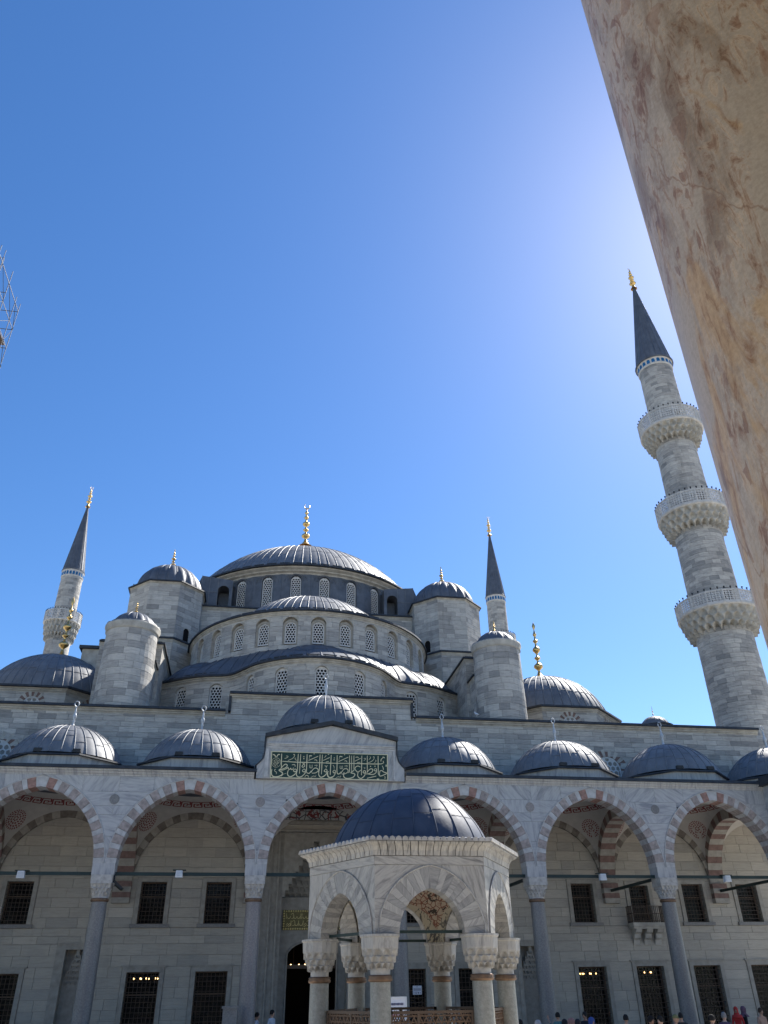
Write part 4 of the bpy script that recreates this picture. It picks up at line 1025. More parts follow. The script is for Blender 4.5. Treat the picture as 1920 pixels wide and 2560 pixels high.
guards(ew, exg, 22)
HS.done()

# ================================================================== minarets
def minaret(name, label, X, Y, segs, balcs, cone, group, quota, zlow, tip, blue_z):
    t = thing(name, label, 'minaret', (X, Y, 0), group); S = Stones(t, quota)
    z_lo = zlow
    for (za, zb, ra, rb) in segs:
        mb = MB(); mb.lathe([(ra-0.04, za), (rb-0.04, zb)], (X, Y, 0), 40); sh = mb.obj('shaft', 'mortar', t, True)
        S.path(sh, 'stone_min', cyl(X, Y, ra, rb, za, zb), -2.0*ra, 2.0*ra, max(za, z_lo), zb, 0.33, (0.5, 1.1), 0.04, (), True)
    for bi, (zc, zp, zr, r0, rp, tiers) in enumerate(balcs):
        mb = MB(); muq(mb, (X, Y, 0), lambda q, th: r0+(rp-0.1-r0)*q**0.5, zc, zp-0.12, 3, 26, 10, 9, dep=0.09)
        bal = mb.obj('balcony', 'stone_trim', t, True)
        mb = MB(); mb.lathe([(r0-0.1, zp-0.14), (rp-0.05, zp-0.12), (rp+0.04, zp-0.06), (rp+0.04, zp+0.02), (rp-0.14, zp+0.03), (r0-0.1, zp+0.03)], (X, Y, 0), 48); mb.obj('balcony_slab', 'white_stone', bal)
        # pierced parapet: panels between posts
        np_ = 16; h = zr-zp
        mb = MB(); pw = MB()
        for k in range(np_):
            rz = 2*PI*(k+0.5)/np_; x, y = X+rp*math.sin(rz), Y-rp*math.cos(rz); fr = fr_at(x, y, rz); w = 2*rp*math.tan(PI/np_)
            pw = MB(); pw.prism([(-w/2, zp), (-w/2+0.07, zp), (-w/2+0.07, zr), (-w/2, zr)], fr, -0.03, 0.09); link('parapet_post', pw.mesh('parapet_post', 'white_stone', recalc=True), bal)
            mb.prism([(-w/2+0.07, zr-0.09), (w/2, zr-0.09), (w/2, zr), (-w/2+0.07, zr)], fr, -0.02, 0.08)
            mb.prism([(-w/2+0.07, zp), (w/2, zp), (w/2, zp+0.12), (-w/2+0.07, zp+0.12)], fr, -0.01, 0.08)
            nx, nz = 5, 5; x0, x1, z0, z1 = -w/2+0.07, w/2, zp+0.12, zr-0.09
            for i in range(nx):
                for j in range(nz):      # H-pattern tracery
                    a0, a1 = x0+(x1-x0)*i/nx, x0+(x1-x0)*(i+1)/nx; b0, b1 = z0+(z1-z0)*j/nz, z0+(z1-z0)*(j+1)/nz; q = 0.30
                    if (i+j) % 2: mb.prism([(a0, b0), (a0+(a1-a0)*q, b0), (a0+(a1-a0)*q, b1), (a0, b1)], fr, 0.0, 0.06); mb.prism([(a1-(a1-a0)*q, b0), (a1, b0), (a1, b1), (a1-(a1-a0)*q, b1)], fr, 0.0, 0.06)
                    else: mb.prism([(a0, b0), (a1, b0), (a1, b0+(b1-b0)*q), (a0, b0+(b1-b0)*q)], fr, 0.001, 0.061); mb.prism([(a0, b1-(b1-b0)*q), (a1, b1-(b1-b0)*q), (a1, b1), (a0, b1)], fr, 0.001, 0.061)
        mb.obj('parapet', 'white_stone', bal)
        mb = MB()
        for k in range(40):
            an = 2*PI*k/40; mb.lathe([(0.03, 0), (0.03, 0.1), (0.065, 0.13), (0.06, 0.2), (0.0, 0.23)], (X+(rp+0.0)*math.cos(an), Y+(rp)*math.sin(an), zr), 6)
        mb.obj('parapet_lamps', 'black', bal, kind='stuff')
        mb = MB(); mb.prism([(-0.3, zp), (0.3, zp), (0.3, zp+1.5), (-0.3, zp+1.5)], fr_at(X, Y-segs[min(bi+1, len(segs)-1)][2], 0.0), -0.02, 0.1); mb.obj('door', 'void', bal)
    zb, rb, zt = cone; re = segs[-1][3]
    mb = MB(); mb.lathe([(re, blue_z[0]-0.12), (re+0.08, blue_z[0]-0.06), (re+0.06, blue_z[0]), (re+0.06, blue_z[1]), (re+0.1, blue_z[1]+0.05), (rb-0.03, zb)], (X, Y, 0), 40); bd = mb.obj('tile_band', 'white_stone', t, True)
    for k in range(22):
        rz = 2*PI*k/22; mb = MB(); fr = fr_at(X+(re+0.06)*math.sin(rz), Y-(re+0.06)*math.cos(rz), rz); hw = 0.135*re/1.4
        mb.prism([(-hw, blue_z[0]+0.05), (hw, blue_z[0]+0.05)]+arch(hw, hw, 4, blue_z[1]-0.2)[::-1], fr, -0.012, 0.05)
        link('blue_tile', mb.mesh('blue_tile', 'blue_tile', recalc=True), bd)
    mb = MB(); n = 24
    mb.lathe([(re, zb-0.02), (rb, zb-0.06), (rb+0.02, zb+0.05), (rb-0.1, zb+0.16)] + [(rb*0.94*(1-q)+0.09*q, zb+0.2+(zt-zb-0.2)*q) for q in np.linspace(0, 1, 6)], (X, Y, 0), n); cn = mb.obj('spire', 'lead_dark' , t)
    sm = MB(); sm.tube([(rb*0.94, 0, zb+0.2), (0.09, 0, zt)], [0.035, 0.012], 5); smm = sm.mesh('seam', 'lead_dark')
    for k in range(20): link('seam', smm, cn, (X, Y, 0), 2*PI*k/20)
    finial(cn, (X, Y, zt-0.1), tip-zt+0.1, fat=1.4, rz=0.5, base=0.5)
    S.done(); return t
FSEG = [(0.0, 23.4, 1.98, 1.9), (25.0, 31.5, 1.76, 1.7), (33.0, 39.8, 1.6, 1.53), (41.2, 47.75, 1.44, 1.38)]
FB = [(23.15, 24.75, 25.72, 1.88, 2.78, 4), (31.3, 32.95, 34.1, 1.68, 2.6, 4), (39.55, 41.05, 42.3, 1.52, 2.45, 4)]
mR = minaret('minaret', 'tall grey minaret with three balconies beside the foreground column', 28.46, 46.5, FSEG, FB, (48.4, 1.6, 58.3), 'minarets of the mosque', 290, 11.0, 61.0, (47.8, 48.3))
BSEG = [(10.0, 40.0, 1.55, 1.43), (42.0, 48.3, 1.36, 1.3)]
BB = [(39.6, 41.9, 43.2, 1.42, 2.18, 4)]
mBL = minaret('minaret', 'thin minaret with one visible balcony behind the left corner dome', -28.47, 95.5, BSEG, BB, (49.15, 1.44, 59.45), 'minarets of the mosque', 120, 36.0, 62.62, (48.35, 48.95))
c = copy_tree(mBL, None, (56.94, 0, 0)); c['label'] = 'thin minaret rising behind the right round turret'
c = copy_tree(mR, None, (-56.92, 0, 0)); c['label'] = 'minaret wrapped in steel scaffolding at the left edge of the photo'
for ch in list(c.children):
    if ch.name.startswith('spire'):
        for q in list(ch.children):
            if q.name.startswith('finial'): bpy.data.objects.remove(q)
# scaffolding round the left front minaret
scf = thing('scaffolding', 'steel tube scaffolding round the minaret at the left edge', 'scaffolding', (-28.46, 46.5, 0))
pm = MB(); pm.lathe([(0.027, 0), (0.027, 1.0)], n=6); pm.f.append(list(range(6))); pm.mi.append(0); pm.tone.append(0.5)
polem = pm.mesh('pole', 'tube', True)
lgx = MB(); lgx.box(0, 1, -0.02, 0.02, -0.02, 0.02); lgm = lgx.mesh('ledger', 'tube')
jn = MB(); jn.lathe([(0.06, -0.05), (0.065, 0), (0.06, 0.05)], n=6); jnm = jn.mesh('coupler', 'iron')
xs_ = [-31.7, -30.4, -29.2, -27.7, -26.6, -25.2]; ys_ = [43.5, 44.5, 46.5, 48.5, 49.5]
def ptop(i, j):
    ex = min(i, 5-i); return {0: 50.9, 1: 54.0, 2: 57.0}[ex] + (-0.25 if j in (1, 3) else 0.5 if j == 2 else 0)
for i, x in enumerate(xs_):
    for j, y in enumerate(ys_):
        if 1 <= i <= 4 and j not in (0, 4): continue
        zt = ptop(i, j); p = link('pole', polem, scf, (x, y, 15.6), 0, (1, 1, zt-15.6))
        for z in np.arange(36.0, zt, 1.0): link('coupler', jnm, p, (x, y, float(z)))
for z in np.arange(18.0, 57, 2.0):
    for j, y in enumerate(ys_):
        iv = [i for i in range(6) if ptop(i, j) > z+0.4 and not (1 <= i <= 4 and j not in (0, 4))]
        for a, b in zip(iv, iv[1:]):
            if b-a > 2: continue
            link('ledger', lgm, scf, (xs_[a], y, float(z)), 0, (xs_[b]-xs_[a], 1, 1))
    for i, x in enumerate(xs_):
        if ptop(i, 1) < z+0.3: continue
        for a, b in zip(ys_, ys_[1:]):
            if 1 <= i <= 4: continue
            link('ledger', lgm, scf, (x, a, float(z)+0.05), PI/2, (b-a, 1, 1))
for i in (5,):
    for z in np.arange(36.0, 49, 2.0):
        k = int(z/2)
        for a, b in zip(ys_, ys_[1:]):
            mb = MB(); zz = (z, z+2) if k % 2 else (z+2, z); mb.tube([(xs_[i]+0.05, a, zz[0]), (xs_[i]+0.05, b, zz[1])], 0.02, 5); mb.obj('brace', 'tube', scf)
for z, xa in ((44.1, -25.3), (46.1, -25.3)):
    for j in range(5):
        mb = MB(); y0 = 43.6+j*1.15; mb.box(-31.6, -30.5, y0, y0+1.1, z, z+0.05); link('platform_board', mb.mesh('platform_board', 'wood_brown', recalc=True), scf)
        mb = MB(); mb.box(-26.5, xa, y0, y0+1.1, z, z+0.05); link('platform_board', mb.mesh('platform_board', 'wood_brown', recalc=True), scf)

# ================================================================== other sides of the courtyard
def side_arcade(name, label, pos, n, ncol):
    """pos(s, z, d) -> xyz along the arcade; simple arches, columns and roof edge"""
    t = thing(name, label, 'arcade', pos(0, 0, 0)); wb = MB(); wb.ct = 0.4
    for k in range(n):
        xc = (k+0.5)*B_
        A = arch(HW, RISE, 10, ZS, xc)
        L = [(xc-B_/2, ZS-0.4), (xc-HW, ZS-0.4)] + A[:11] + [(xc, 10.9), (xc-B_/2, 10.9)]
        R = [(xc, 10.9)] + A[10:] + [(xc+HW, ZS-0.4), (xc+B_/2, ZS-0.4), (xc+B_/2, 10.9)]
        for pl in (L, R): wb.prism(pl, lambda a, b, d: pos(a, b, d), -0.38, 0.38)
    wb.obj('wall', 'marble', t)
    e = MB(); e.prism([(0, 10.9), (n*B_, 10.9), (n*B_, 11.2), (0, 11.2)], lambda a, b, d: pos(a, b, d), -0.62, 0.7); e.obj('eave', 'eave', t)
    for k in range(1, n+1 if ncol else n):
        p = pos(k*B_, 0, 0); c = link('column', colms['granite'], t, p)
        for nm, me in (('capital', capm), ('abacus', abm), ('collar', com), ('base', bsm)): link(nm, me, c, p)
    return t
XA = 22.05
side_arcade('side_arcade', 'marble arcade turning towards the camera at the right end of the portico', lambda s, z, d: (XA-d*-1.0, YC-0.42-s, z), 6, False)
side_arcade('side_arcade', 'marble arcade along the left side of the courtyard', lambda s, z, d: (-XA-d, YC-0.42-s, z), 6, False)
mb = MB(); mb.box(XA-0.36, XA+0.4, YF+0.0, YB, 7.25, 10.9); mb.box(-XA-0.4, -XA+0.36, YF, YB, 7.25, 10.9); mb.obj('corner_pier', 'marble', portico)
mb = MB(); mb.box(XA-0.6, XA+0.5, 1.0, YF-0.25, 11.2, 11.3); mb.obj('roof_edge', 'eave', portico)

# ---- the column in the foreground
def breccia():
    t = NT('breccia_marble')
    st = t.coord((1, 1, 0.38), (0.0, 0.18, 0.1))
    wcol = t.n('ShaderNodeTexNoise'); wcol.inputs['Scale'].default_value = 9.0; wcol.inputs['Detail'].default_value = 5; t.l(st, wcol.inputs['Vector'])
    def warp(a):
        w = t.n('ShaderNodeVectorMath', operation='MULTIPLY_ADD'); t.l(wcol.outputs[1], w.inputs[0]); w.inputs[1].default_value = (a, a, a); t.l(st, w.inputs[2]); return w.outputs[0]
    def voro(sc_, a, feat='F1'):
        v = t.n('ShaderNodeTexVoronoi', feature=feat); v.inputs['Scale'].default_value = sc_; t.l(warp(a), v.inputs['Vector']); return v
    def chan(v):
        c = t.n('ShaderNodeSeparateColor'); t.l(v.outputs['Color'], c.inputs[0]); return c.outputs[0]
    reg = t.noise(3.2, 4, st, 0.55, 0.4)
    st2 = t.coord((1, 1, 0.26), (0.0, 0.14, 0.1))
    n1 = t.noise(26, 8, st2, 0.72, 1.2); n2 = t.noise(55, 6, st2, 0.7, 0.8); n3 = t.noise(9, 6, st, 0.65, 0.8)
    c = t.ramp(n1, [(0.35, (0.22, 0.135, 0.09)), (0.42, (0.35, 0.265, 0.205)), (0.475, (0.44, 0.39, 0.335)), (0.53, (0.40, 0.37, 0.335)), (0.585, (0.50, 0.43, 0.35)), (0.65, (0.33, 0.23, 0.17))])
    c = t.mix(t.ramp(n3, [(0.53, (0, 0, 0)), (0.60, (0.8, 0.8, 0.8))]), c, t.ramp(n2, [(0.35, (0.36, 0.325, 0.285)), (0.6, (0.43, 0.40, 0.36))]))
    fl = t.ramp(chan(voro(60.0, 0.12)), [(0.0, (1, 1, 1)), (0.06, (1, 1, 1)), (0.08, (0, 0, 0))])
    c = t.mix(t.math('MULTIPLY', fl, t.ramp(reg, [(0.45, (0.75, 0.75, 0.75)), (0.6, (0.05, 0.05, 0.05))])), c, (0.23, 0.14, 0.10))
    fl2 = t.ramp(chan(voro(26.0, 0.14)), [(0.0, (1, 1, 1)), (0.05, (1, 1, 1)), (0.08, (0, 0, 0))])
    c = t.mix(t.math('MULTIPLY', fl2, 0.5), c, (0.31, 0.20, 0.15))
    blot = t.noise(4.5, 7, st, 0.7, 0.9)
    c = t.mix(0.9, c, t.ramp(blot, [(0.40, (0.66, 0.60, 0.54)), (0.50, (1, 1, 1)), (0.62, (1.14, 1.13, 1.11))]), 'MULTIPLY')
    och = t.noise(1.9, 7, t.coord((1.5, 1.5, 0.5), (0, 0.35, 0)), 0.65, 0.6)
    om = t.math('MULTIPLY', t.ramp(och, [(0.525, (0, 0, 0)), (0.565, (1, 1, 1))]), 0.85)
    c = t.mix(om, c, t.ramp(n1, [(0.36, (0.27, 0.155, 0.075)), (0.5, (0.46, 0.33, 0.19)), (0.62, (0.50, 0.385, 0.25))]))
    pl = t.noise(1.35, 6, t.coord((1.2, 1.2, 0.7), (0.3, 0, 0)), 0.55, 0.4)
    c = t.mix(t.ramp(pl, [(0.535, (0, 0, 0)), (0.55, (0.9, 0.9, 0.9))]), c, t.ramp(n2, [(0.3, (0.40, 0.365, 0.315)), (0.7, (0.45, 0.41, 0.36))]))
    crk = t.ramp(voro(3.2, 0.22, 'DISTANCE_TO_EDGE').outputs[0], [(0.0, (1, 1, 1)), (0.011, (0, 0, 0))])
    c = t.mix(t.math('MULTIPLY', crk, 0.75), c, (0.24, 0.15, 0.10))
    c = t.mix(0.6, c, t.ramp(t.noise(90, 6, rough=0.75), [(0.35, (0.72, 0.71, 0.70)), (0.6, (1.08, 1.08, 1.08))]), 'MULTIPLY')
    c = t.mix(1.0, c, (1.02, 0.95, 0.87), 'MULTIPLY')
    t.bump(t.mix(0.5, t.noise(120, 6, rough=0.7), n2), 0.25, 0.0025)
    return t.fin(c, 0.5, spec=0.35)
M['breccia'] = breccia()
D_C, R_C, AZ = 1.60, 0.34, math.radians(37.12)
caz = AZ+math.asin(R_C/D_C); cx_, cy_ = CAM[0]+D_C*math.sin(caz), CAM[1]+D_C*math.cos(caz)
mb = MB(); mb.lathe([(R_C, 0.46), (R_C, 2.0), (R_C, 3.6), (R_C, 5.78)], n=96); fc = tag(mb.obj('marble_column', 'breccia', None, True, loc=(cx_, cy_, 0)), 'breccia marble column with brown and ochre veins close in the right foreground', 'column')
for nm, me in (('capital', capm), ('abacus', abm), ('collar', com), ('base', bsm)): link(nm, me, fc, (cx_, cy_, 0))
XO = cx_-3*B_
side_arcade('entrance_arcade', 'marble arcade over the camera, opposite the portico', lambda s, z, d: (XO+s, cy_+d, z), 7, False)
ent = [o for o in bpy.data.objects if o.name.startswith('entrance_arcade')][0]
mb = MB(); mb.box(XO, XO+7*B_, -6.3, cy_-0.72, 10.95, 11.15); mb.obj('roof', 'vault', ent)  # unseen portico roof, added to keep sky light off the foreground column
mb = MB(); mb.box(XO, XO+7*B_, -6.8, -6.3, 0, 11.1); mb.obj('back_wall', 'stone_in', ent)  # unseen wall behind the camera, added to cut sky light from behind
for o in list(bpy.data.objects):
    if o.name.startswith('column') and o.parent and o.parent.name.startswith('entrance_arcade') and abs(o.location.x-cx_) < 0.1:
        for ch in list(o.children): bpy.data.objects.remove(ch)
        bpy.data.objects.remove(o); break

# ================================================================== ablution fountain
FC = (0.21, 19.4); FS = 2.07; FAP = 2.04
ftn = thing('ablution_fountain', 'hexagonal marble fountain pavilion with a dark blue lead dome in the courtyard', 'fountain', (FC[0], FC[1], 0))
mb = MB(); hx = ring_pts(FC, 3.0, 6, 0); h2 = ring_pts(FC, 2.6, 6, 0)
for pts, z0, z1 in ((hx, 0, 0.18), (h2, 0.18, 0.36)):
    mb.grid([[(x, y, z0) for x, y in pts], [(x, y, z1) for x, y in pts]], True); mb.add([(x, y, z1) for x, y in pts], [tuple(range(6))])
mb.obj('steps', 'marble_fountain', ftn)
mb = MB(); b1 = ring_pts(FC, 1.35, 6, 0); mb.grid([[(x, y, z) for x, y in b1] for z in (0.36, 1.5)], True); mb.add([(x, y, 1.5) for x, y in b1], [tuple(range(6))]); mb.obj('basin', 'marble_fountain', ftn)
fh, frise, ft = 0.675, 0.83, 0.43; fe = (frise**2-fh**2)/(2*fh); frr = fh+fe; fph = math.acos(fe/frr); fz = 3.51
SW = FAP*math.tan(PI/6)
def floral(name, base, inks):
    t = NT(name); co = t.coord((1, 1, 1))
    n = t.noise(2.2, 3, dist=2.2); v = t.n('ShaderNodeTexVoronoi', feature='F1'); v.inputs['Scale'].default_value = 3.2; t.l(co, v.inputs['Vector'])
    stem = t.ramp(n, [(0.47, (0, 0, 0)), (0.485, (1, 1, 1)), (0.515, (1, 1, 1)), (0.53, (0, 0, 0))])
    flower = t.ramp(v.outputs[0], [(0.06, (0.2, 0.2, 0.2)), (0.10, (1, 1, 1)), (0.20, (1, 1, 1)), (0.24, (0, 0, 0))])
    c = t.mix(stem, base, inks[0]); c = t.mix(t.math('MULTIPLY', flower, 0.75), c, inks[1])
    return t.fin(c, 0.8)
M['floral'] = floral('painted_floral', (0.50, 0.46, 0.36), ((0.10, 0.10, 0.10), (0.13, 0.125, 0.115)))
for k in range(6):
    rz = k*PI/3; x, y = FC[0]+FAP*math.sin(rz), FC[1]-FAP*math.cos(rz); fr = fr_at(x, y, rz)
    n = 11
    for side in (-1, 1):
        for i in range(n):
            a0, a1 = PI-fph*i/n-0.0015, PI-fph*(i+1)/n+0.0015
            pl = [(fe+frr*math.cos(a0), frr*math.sin(a0)), (fe+frr*math.cos(a1), frr*math.sin(a1)), (fe+(frr+ft)*math.cos(a1), (frr+ft)*math.sin(a1)), (fe+(frr+ft)*math.cos(a0), (frr+ft)*math.sin(a0))]
            if i == n-1: pl[1] = (0.0, math.sqrt(frr**2-fe*fe)); pl[2] = (0.0, math.sqrt((frr+ft)**2-fe*fe))
            pl = [(min(0, a)*-side, b+fz) for a, b in pl]
            m_ = MB(); m_.ct = RNG.rand(); m_.prism(pl, fr, -0.008-0.004*(i % 2), 0.42); link('voussoir', m_.mesh('voussoir', 'marble_fountain' if i % 2 else 'marble_grey', recalc=True), ftn)
    # spandrels
    zz = [fz+0.001]+[fz+1.285*i/10 for i in range(1, 10)]+[fz+1.27]
    for side in (-1, 1):
        ex = [arch_x(fh+ft+0.003, math.sqrt((frr+ft+0.003)**2-fe*fe), z-fz) for z in zz]
        rows_ = [(0, 5), (5, 10)]
        for a, b in rows_:
            pl = [(side*e, z) for e, z in zip(ex[a:b+1], zz[a:b+1])] + [(side*(SW-0.004), zz[b]), (side*(SW-0.004), zz[a])]
            m_ = MB(); m_.ct = RNG.rand(); m_.prism(pl, fr, 0.006+0.004*(a > 0), 0.40); link('marble_slab', m_.mesh('marble_slab', 'marble_fountain', recalc=True), ftn)
    m_ = MB(); m_.ct = RNG.rand(); m_.prism([(-SW+0.004, fz+1.275), (SW-0.004, fz+1.275), (SW-0.004, 4.95), (-SW+0.004, 4.95)], fr, 0.0, 0.4); link('marble_slab', m_.mesh('marble_slab', 'marble_fountain', recalc=True), ftn)
    m_ = MB(); m_.tube([fr(a, b, -0.012) for a, b in arch(fh+ft, math.sqrt((frr+ft)**2-fe*fe), 12, fz)], 0.016, 5); m_.obj('arch_moulding', 'marble_fountain', ftn)
    m_ = MB(); m_.box(-0.5, 0.5, 0, 0, 0, 0) if False else None
    # painted inner face
    m_ = MB(); A = arch(fh+0.0, frise, 10, fz); hwi = (FAP-0.46)*math.tan(PI/6)
    for pl in ([(-hwi, fz), ] + A[:11] + [(0, 5.0), (-hwi, 5.0)], [(0, 5.0)] + A[10:] + [(hwi, fz), (hwi, 5.0)]):
        pl = [(max(-hwi, min(hwi, a)), b) for a, b in pl]; m_.add([fr(a, b, 0.46) for a, b in pl], [tuple(range(len(pl)))])
    m_.obj('painted_panel', 'floral', ftn)
    # fluted cornice tongues and eave tiles
    nt = 15; w = 2*(SW+0.02)/nt
    tg = [(0.02, 4.96), (-0.015, 4.96), (-0.03, 5.06), (-0.09, 5.14), (-0.20, 5.19), (-0.20, 5.215), (0.02, 5.215)]
    for i in range(nt):
        a = -SW-0.02+w*(i+0.5); m_ = MB(); m_.ct = 0.4
        sp = 0.0
        m_.prism([(p, q) for p, q in tg], lambda p, q, d: fr((a+d)*(1+(-p)*0.42), q, p), -w/2+0.008, w/2-0.008)
        link('cornice_tongue', m_.mesh('cornice_tongue', 'marble_fountain', recalc=True), ftn)
    nt = 19; SE = (FAP+0.23)*math.tan(PI/6); w = 2*SE/nt
    for i in range(nt):
        a = -SE+w*(i+0.5); m_ = MB()
        m_.prism([(a+w*0.48*math.cos(t), 5.225+w*0.62*math.sin(t)) for t in np.linspace(0, PI, 7)], fr, -0.24, 0.06)
        link('eave_tile', m_.mesh('eave_tile', 'marble_cap', recalc=True), ftn)
mb = MB(); ho = ring_pts(FC, (FAP+0.20)/math.cos(PI/6), 6, 0); hi = ring_pts(FC, 1.75, 6, 0)
mb.grid([[(x, y, 5.216) for x, y in ho], [(x, y, 5.285) for x, y in ho], [(x, y, 5.42) for x, y in hi]], True); mb.obj('roof_skirt', 'lead_blue', ftn)
fd = dome(ftn, (FC[0], FC[1], 5.36), 1.84, 1.34, 22, 'lead_blue', 'dome', seam_r=0.015, bulge=0.004)
mb = MB(); rows = []
for q in np.linspace(0.02, 1, 12):
    row = []
    for j in range(48):
        a = 2*PI*j/48; loc_ = ((a+PI/6) % (PI/3))-PI/6; r = q*1.60/math.cos(loc_); x, y = r*math.sin(a), -r*math.cos(a)
        row.append((FC[0]+x, FC[1]+y, 3.38+math.sqrt(max(1.876**2-r*r, 0.0))))
    rows.append(row)
mb.grid(rows, True); mb.obj('painted_vault', 'paint_fountain', ftn, True)
fcs = MB(); fcs.lathe([(0.235, 0.36), (0.235, 0.5), (0.215, 0.55), (0.205, 2.0), (0.2, 2.72)], n=28); fcm = fcs.mesh('column', 'fcol', True, True)
fcl = MB(); fcl.lathe([(0.2, 2.69), (0.235, 2.705), (0.245, 2.74), (0.225, 2.765), (0.24, 2.79), (0.205, 2.81)], n=28); fclm = fcl.mesh('collar', 'bronze', True, True)
fcp = MB(); fcp.lathe([(0.195, 2.8), (0.195, 2.93)], n=28); muq(fcp, (0, 0, 0), lambda t, th: (0.2+0.16*t**0.7), 2.9, 3.24, 3, 12, 10, 8, dep=0.03); fcpm = fcp.mesh('capital', 'marble_cap', True, True)
fab = MB(); fab.lathe([(0.36, 3.235), (0.375, 3.27), (0.385, 3.45), (0.41, 3.47), (0.41, 3.508), (0.1, 3.509)], n=12); fabm = fab.mesh('abacus', 'marble_fountain', False, True)
for k in range(6):
    a = PI/6+k*PI/3; p = (FC[0]+FS*math.sin(a), FC[1]-FS*math.cos(a), 0)
    c = link('column', fcm, ftn, p)
    for nm, me in (('collar', fclm), ('capital', fcpm), ('abacus', fabm)): link(nm, me, c, p, a)
    rz = k*PI/3; ap = FS*math.cos(PI/6); fr = fr_at(FC[0]+ap*math.sin(rz), FC[1]-ap*math.cos(rz), rz)
    m_ = MB(); m_.prism([(-0.72, 3.53), (0.72, 3.53), (0.72, 3.585), (-0.72, 3.585)], fr, -0.03, 0.03); m_.obj('tie_rod', 'tie', ftn)
    # pierced wooden screen
    m_ = MB(); hw = FS/2-0.2
    for x0, x1, z0, z1 in ((-hw, -hw+0.05, 0.4, 2.2), (hw-0.05, hw, 0.4, 2.2), (-hw, hw, 2.15, 2.2), (-hw, hw, 0.4, 0.5), (-0.3 if k == 0 else -0.02, -0.25 if k == 0 else 0.02, 0.4, 2.2)): m_.prism([(x0, z0), (x1, z0), (x1, z1), (x0, z1)], fr, 0.06+0.001*x0, 0.11+0.001*x0)
    scn = m_.obj('wooden_screen', 'wood_lattice' if False else 'wood_brown', ftn)
    l_ = MB(); q = 0.105
    for dirn in (0, PI/3, -PI/3):
        cs, sn = math.cos(dirn), math.sin(dirn)
        for off in np.arange(-1.6, 1.6, q):
            # clip the bar to the panel
            pts = []
            for t in np.linspace(-1.6, 1.6, 129):
                X_, Z_ = t*cs-off*sn, 1.3+t*sn+off*cs
                if abs(X_) < hw-0.05 and 0.5 < Z_ < 2.15: pts.append((X_, Z_))
            if len(pts) > 1:
                (xa, za), (xb, zb) = pts[0], pts[-1]; nx_, nz_ = -sn*0.011, cs*0.011
                l_.prism([(xa-nx_, za-nz_), (xb-nx_, zb-nz_), (xb+nx_, zb+nz_), (xa+nx_, za+nz_)], fr, 0.07+0.002*(dirn), 0.095+0.002*dirn)
    l_.obj('lattice', 'wood_lattice', scn)

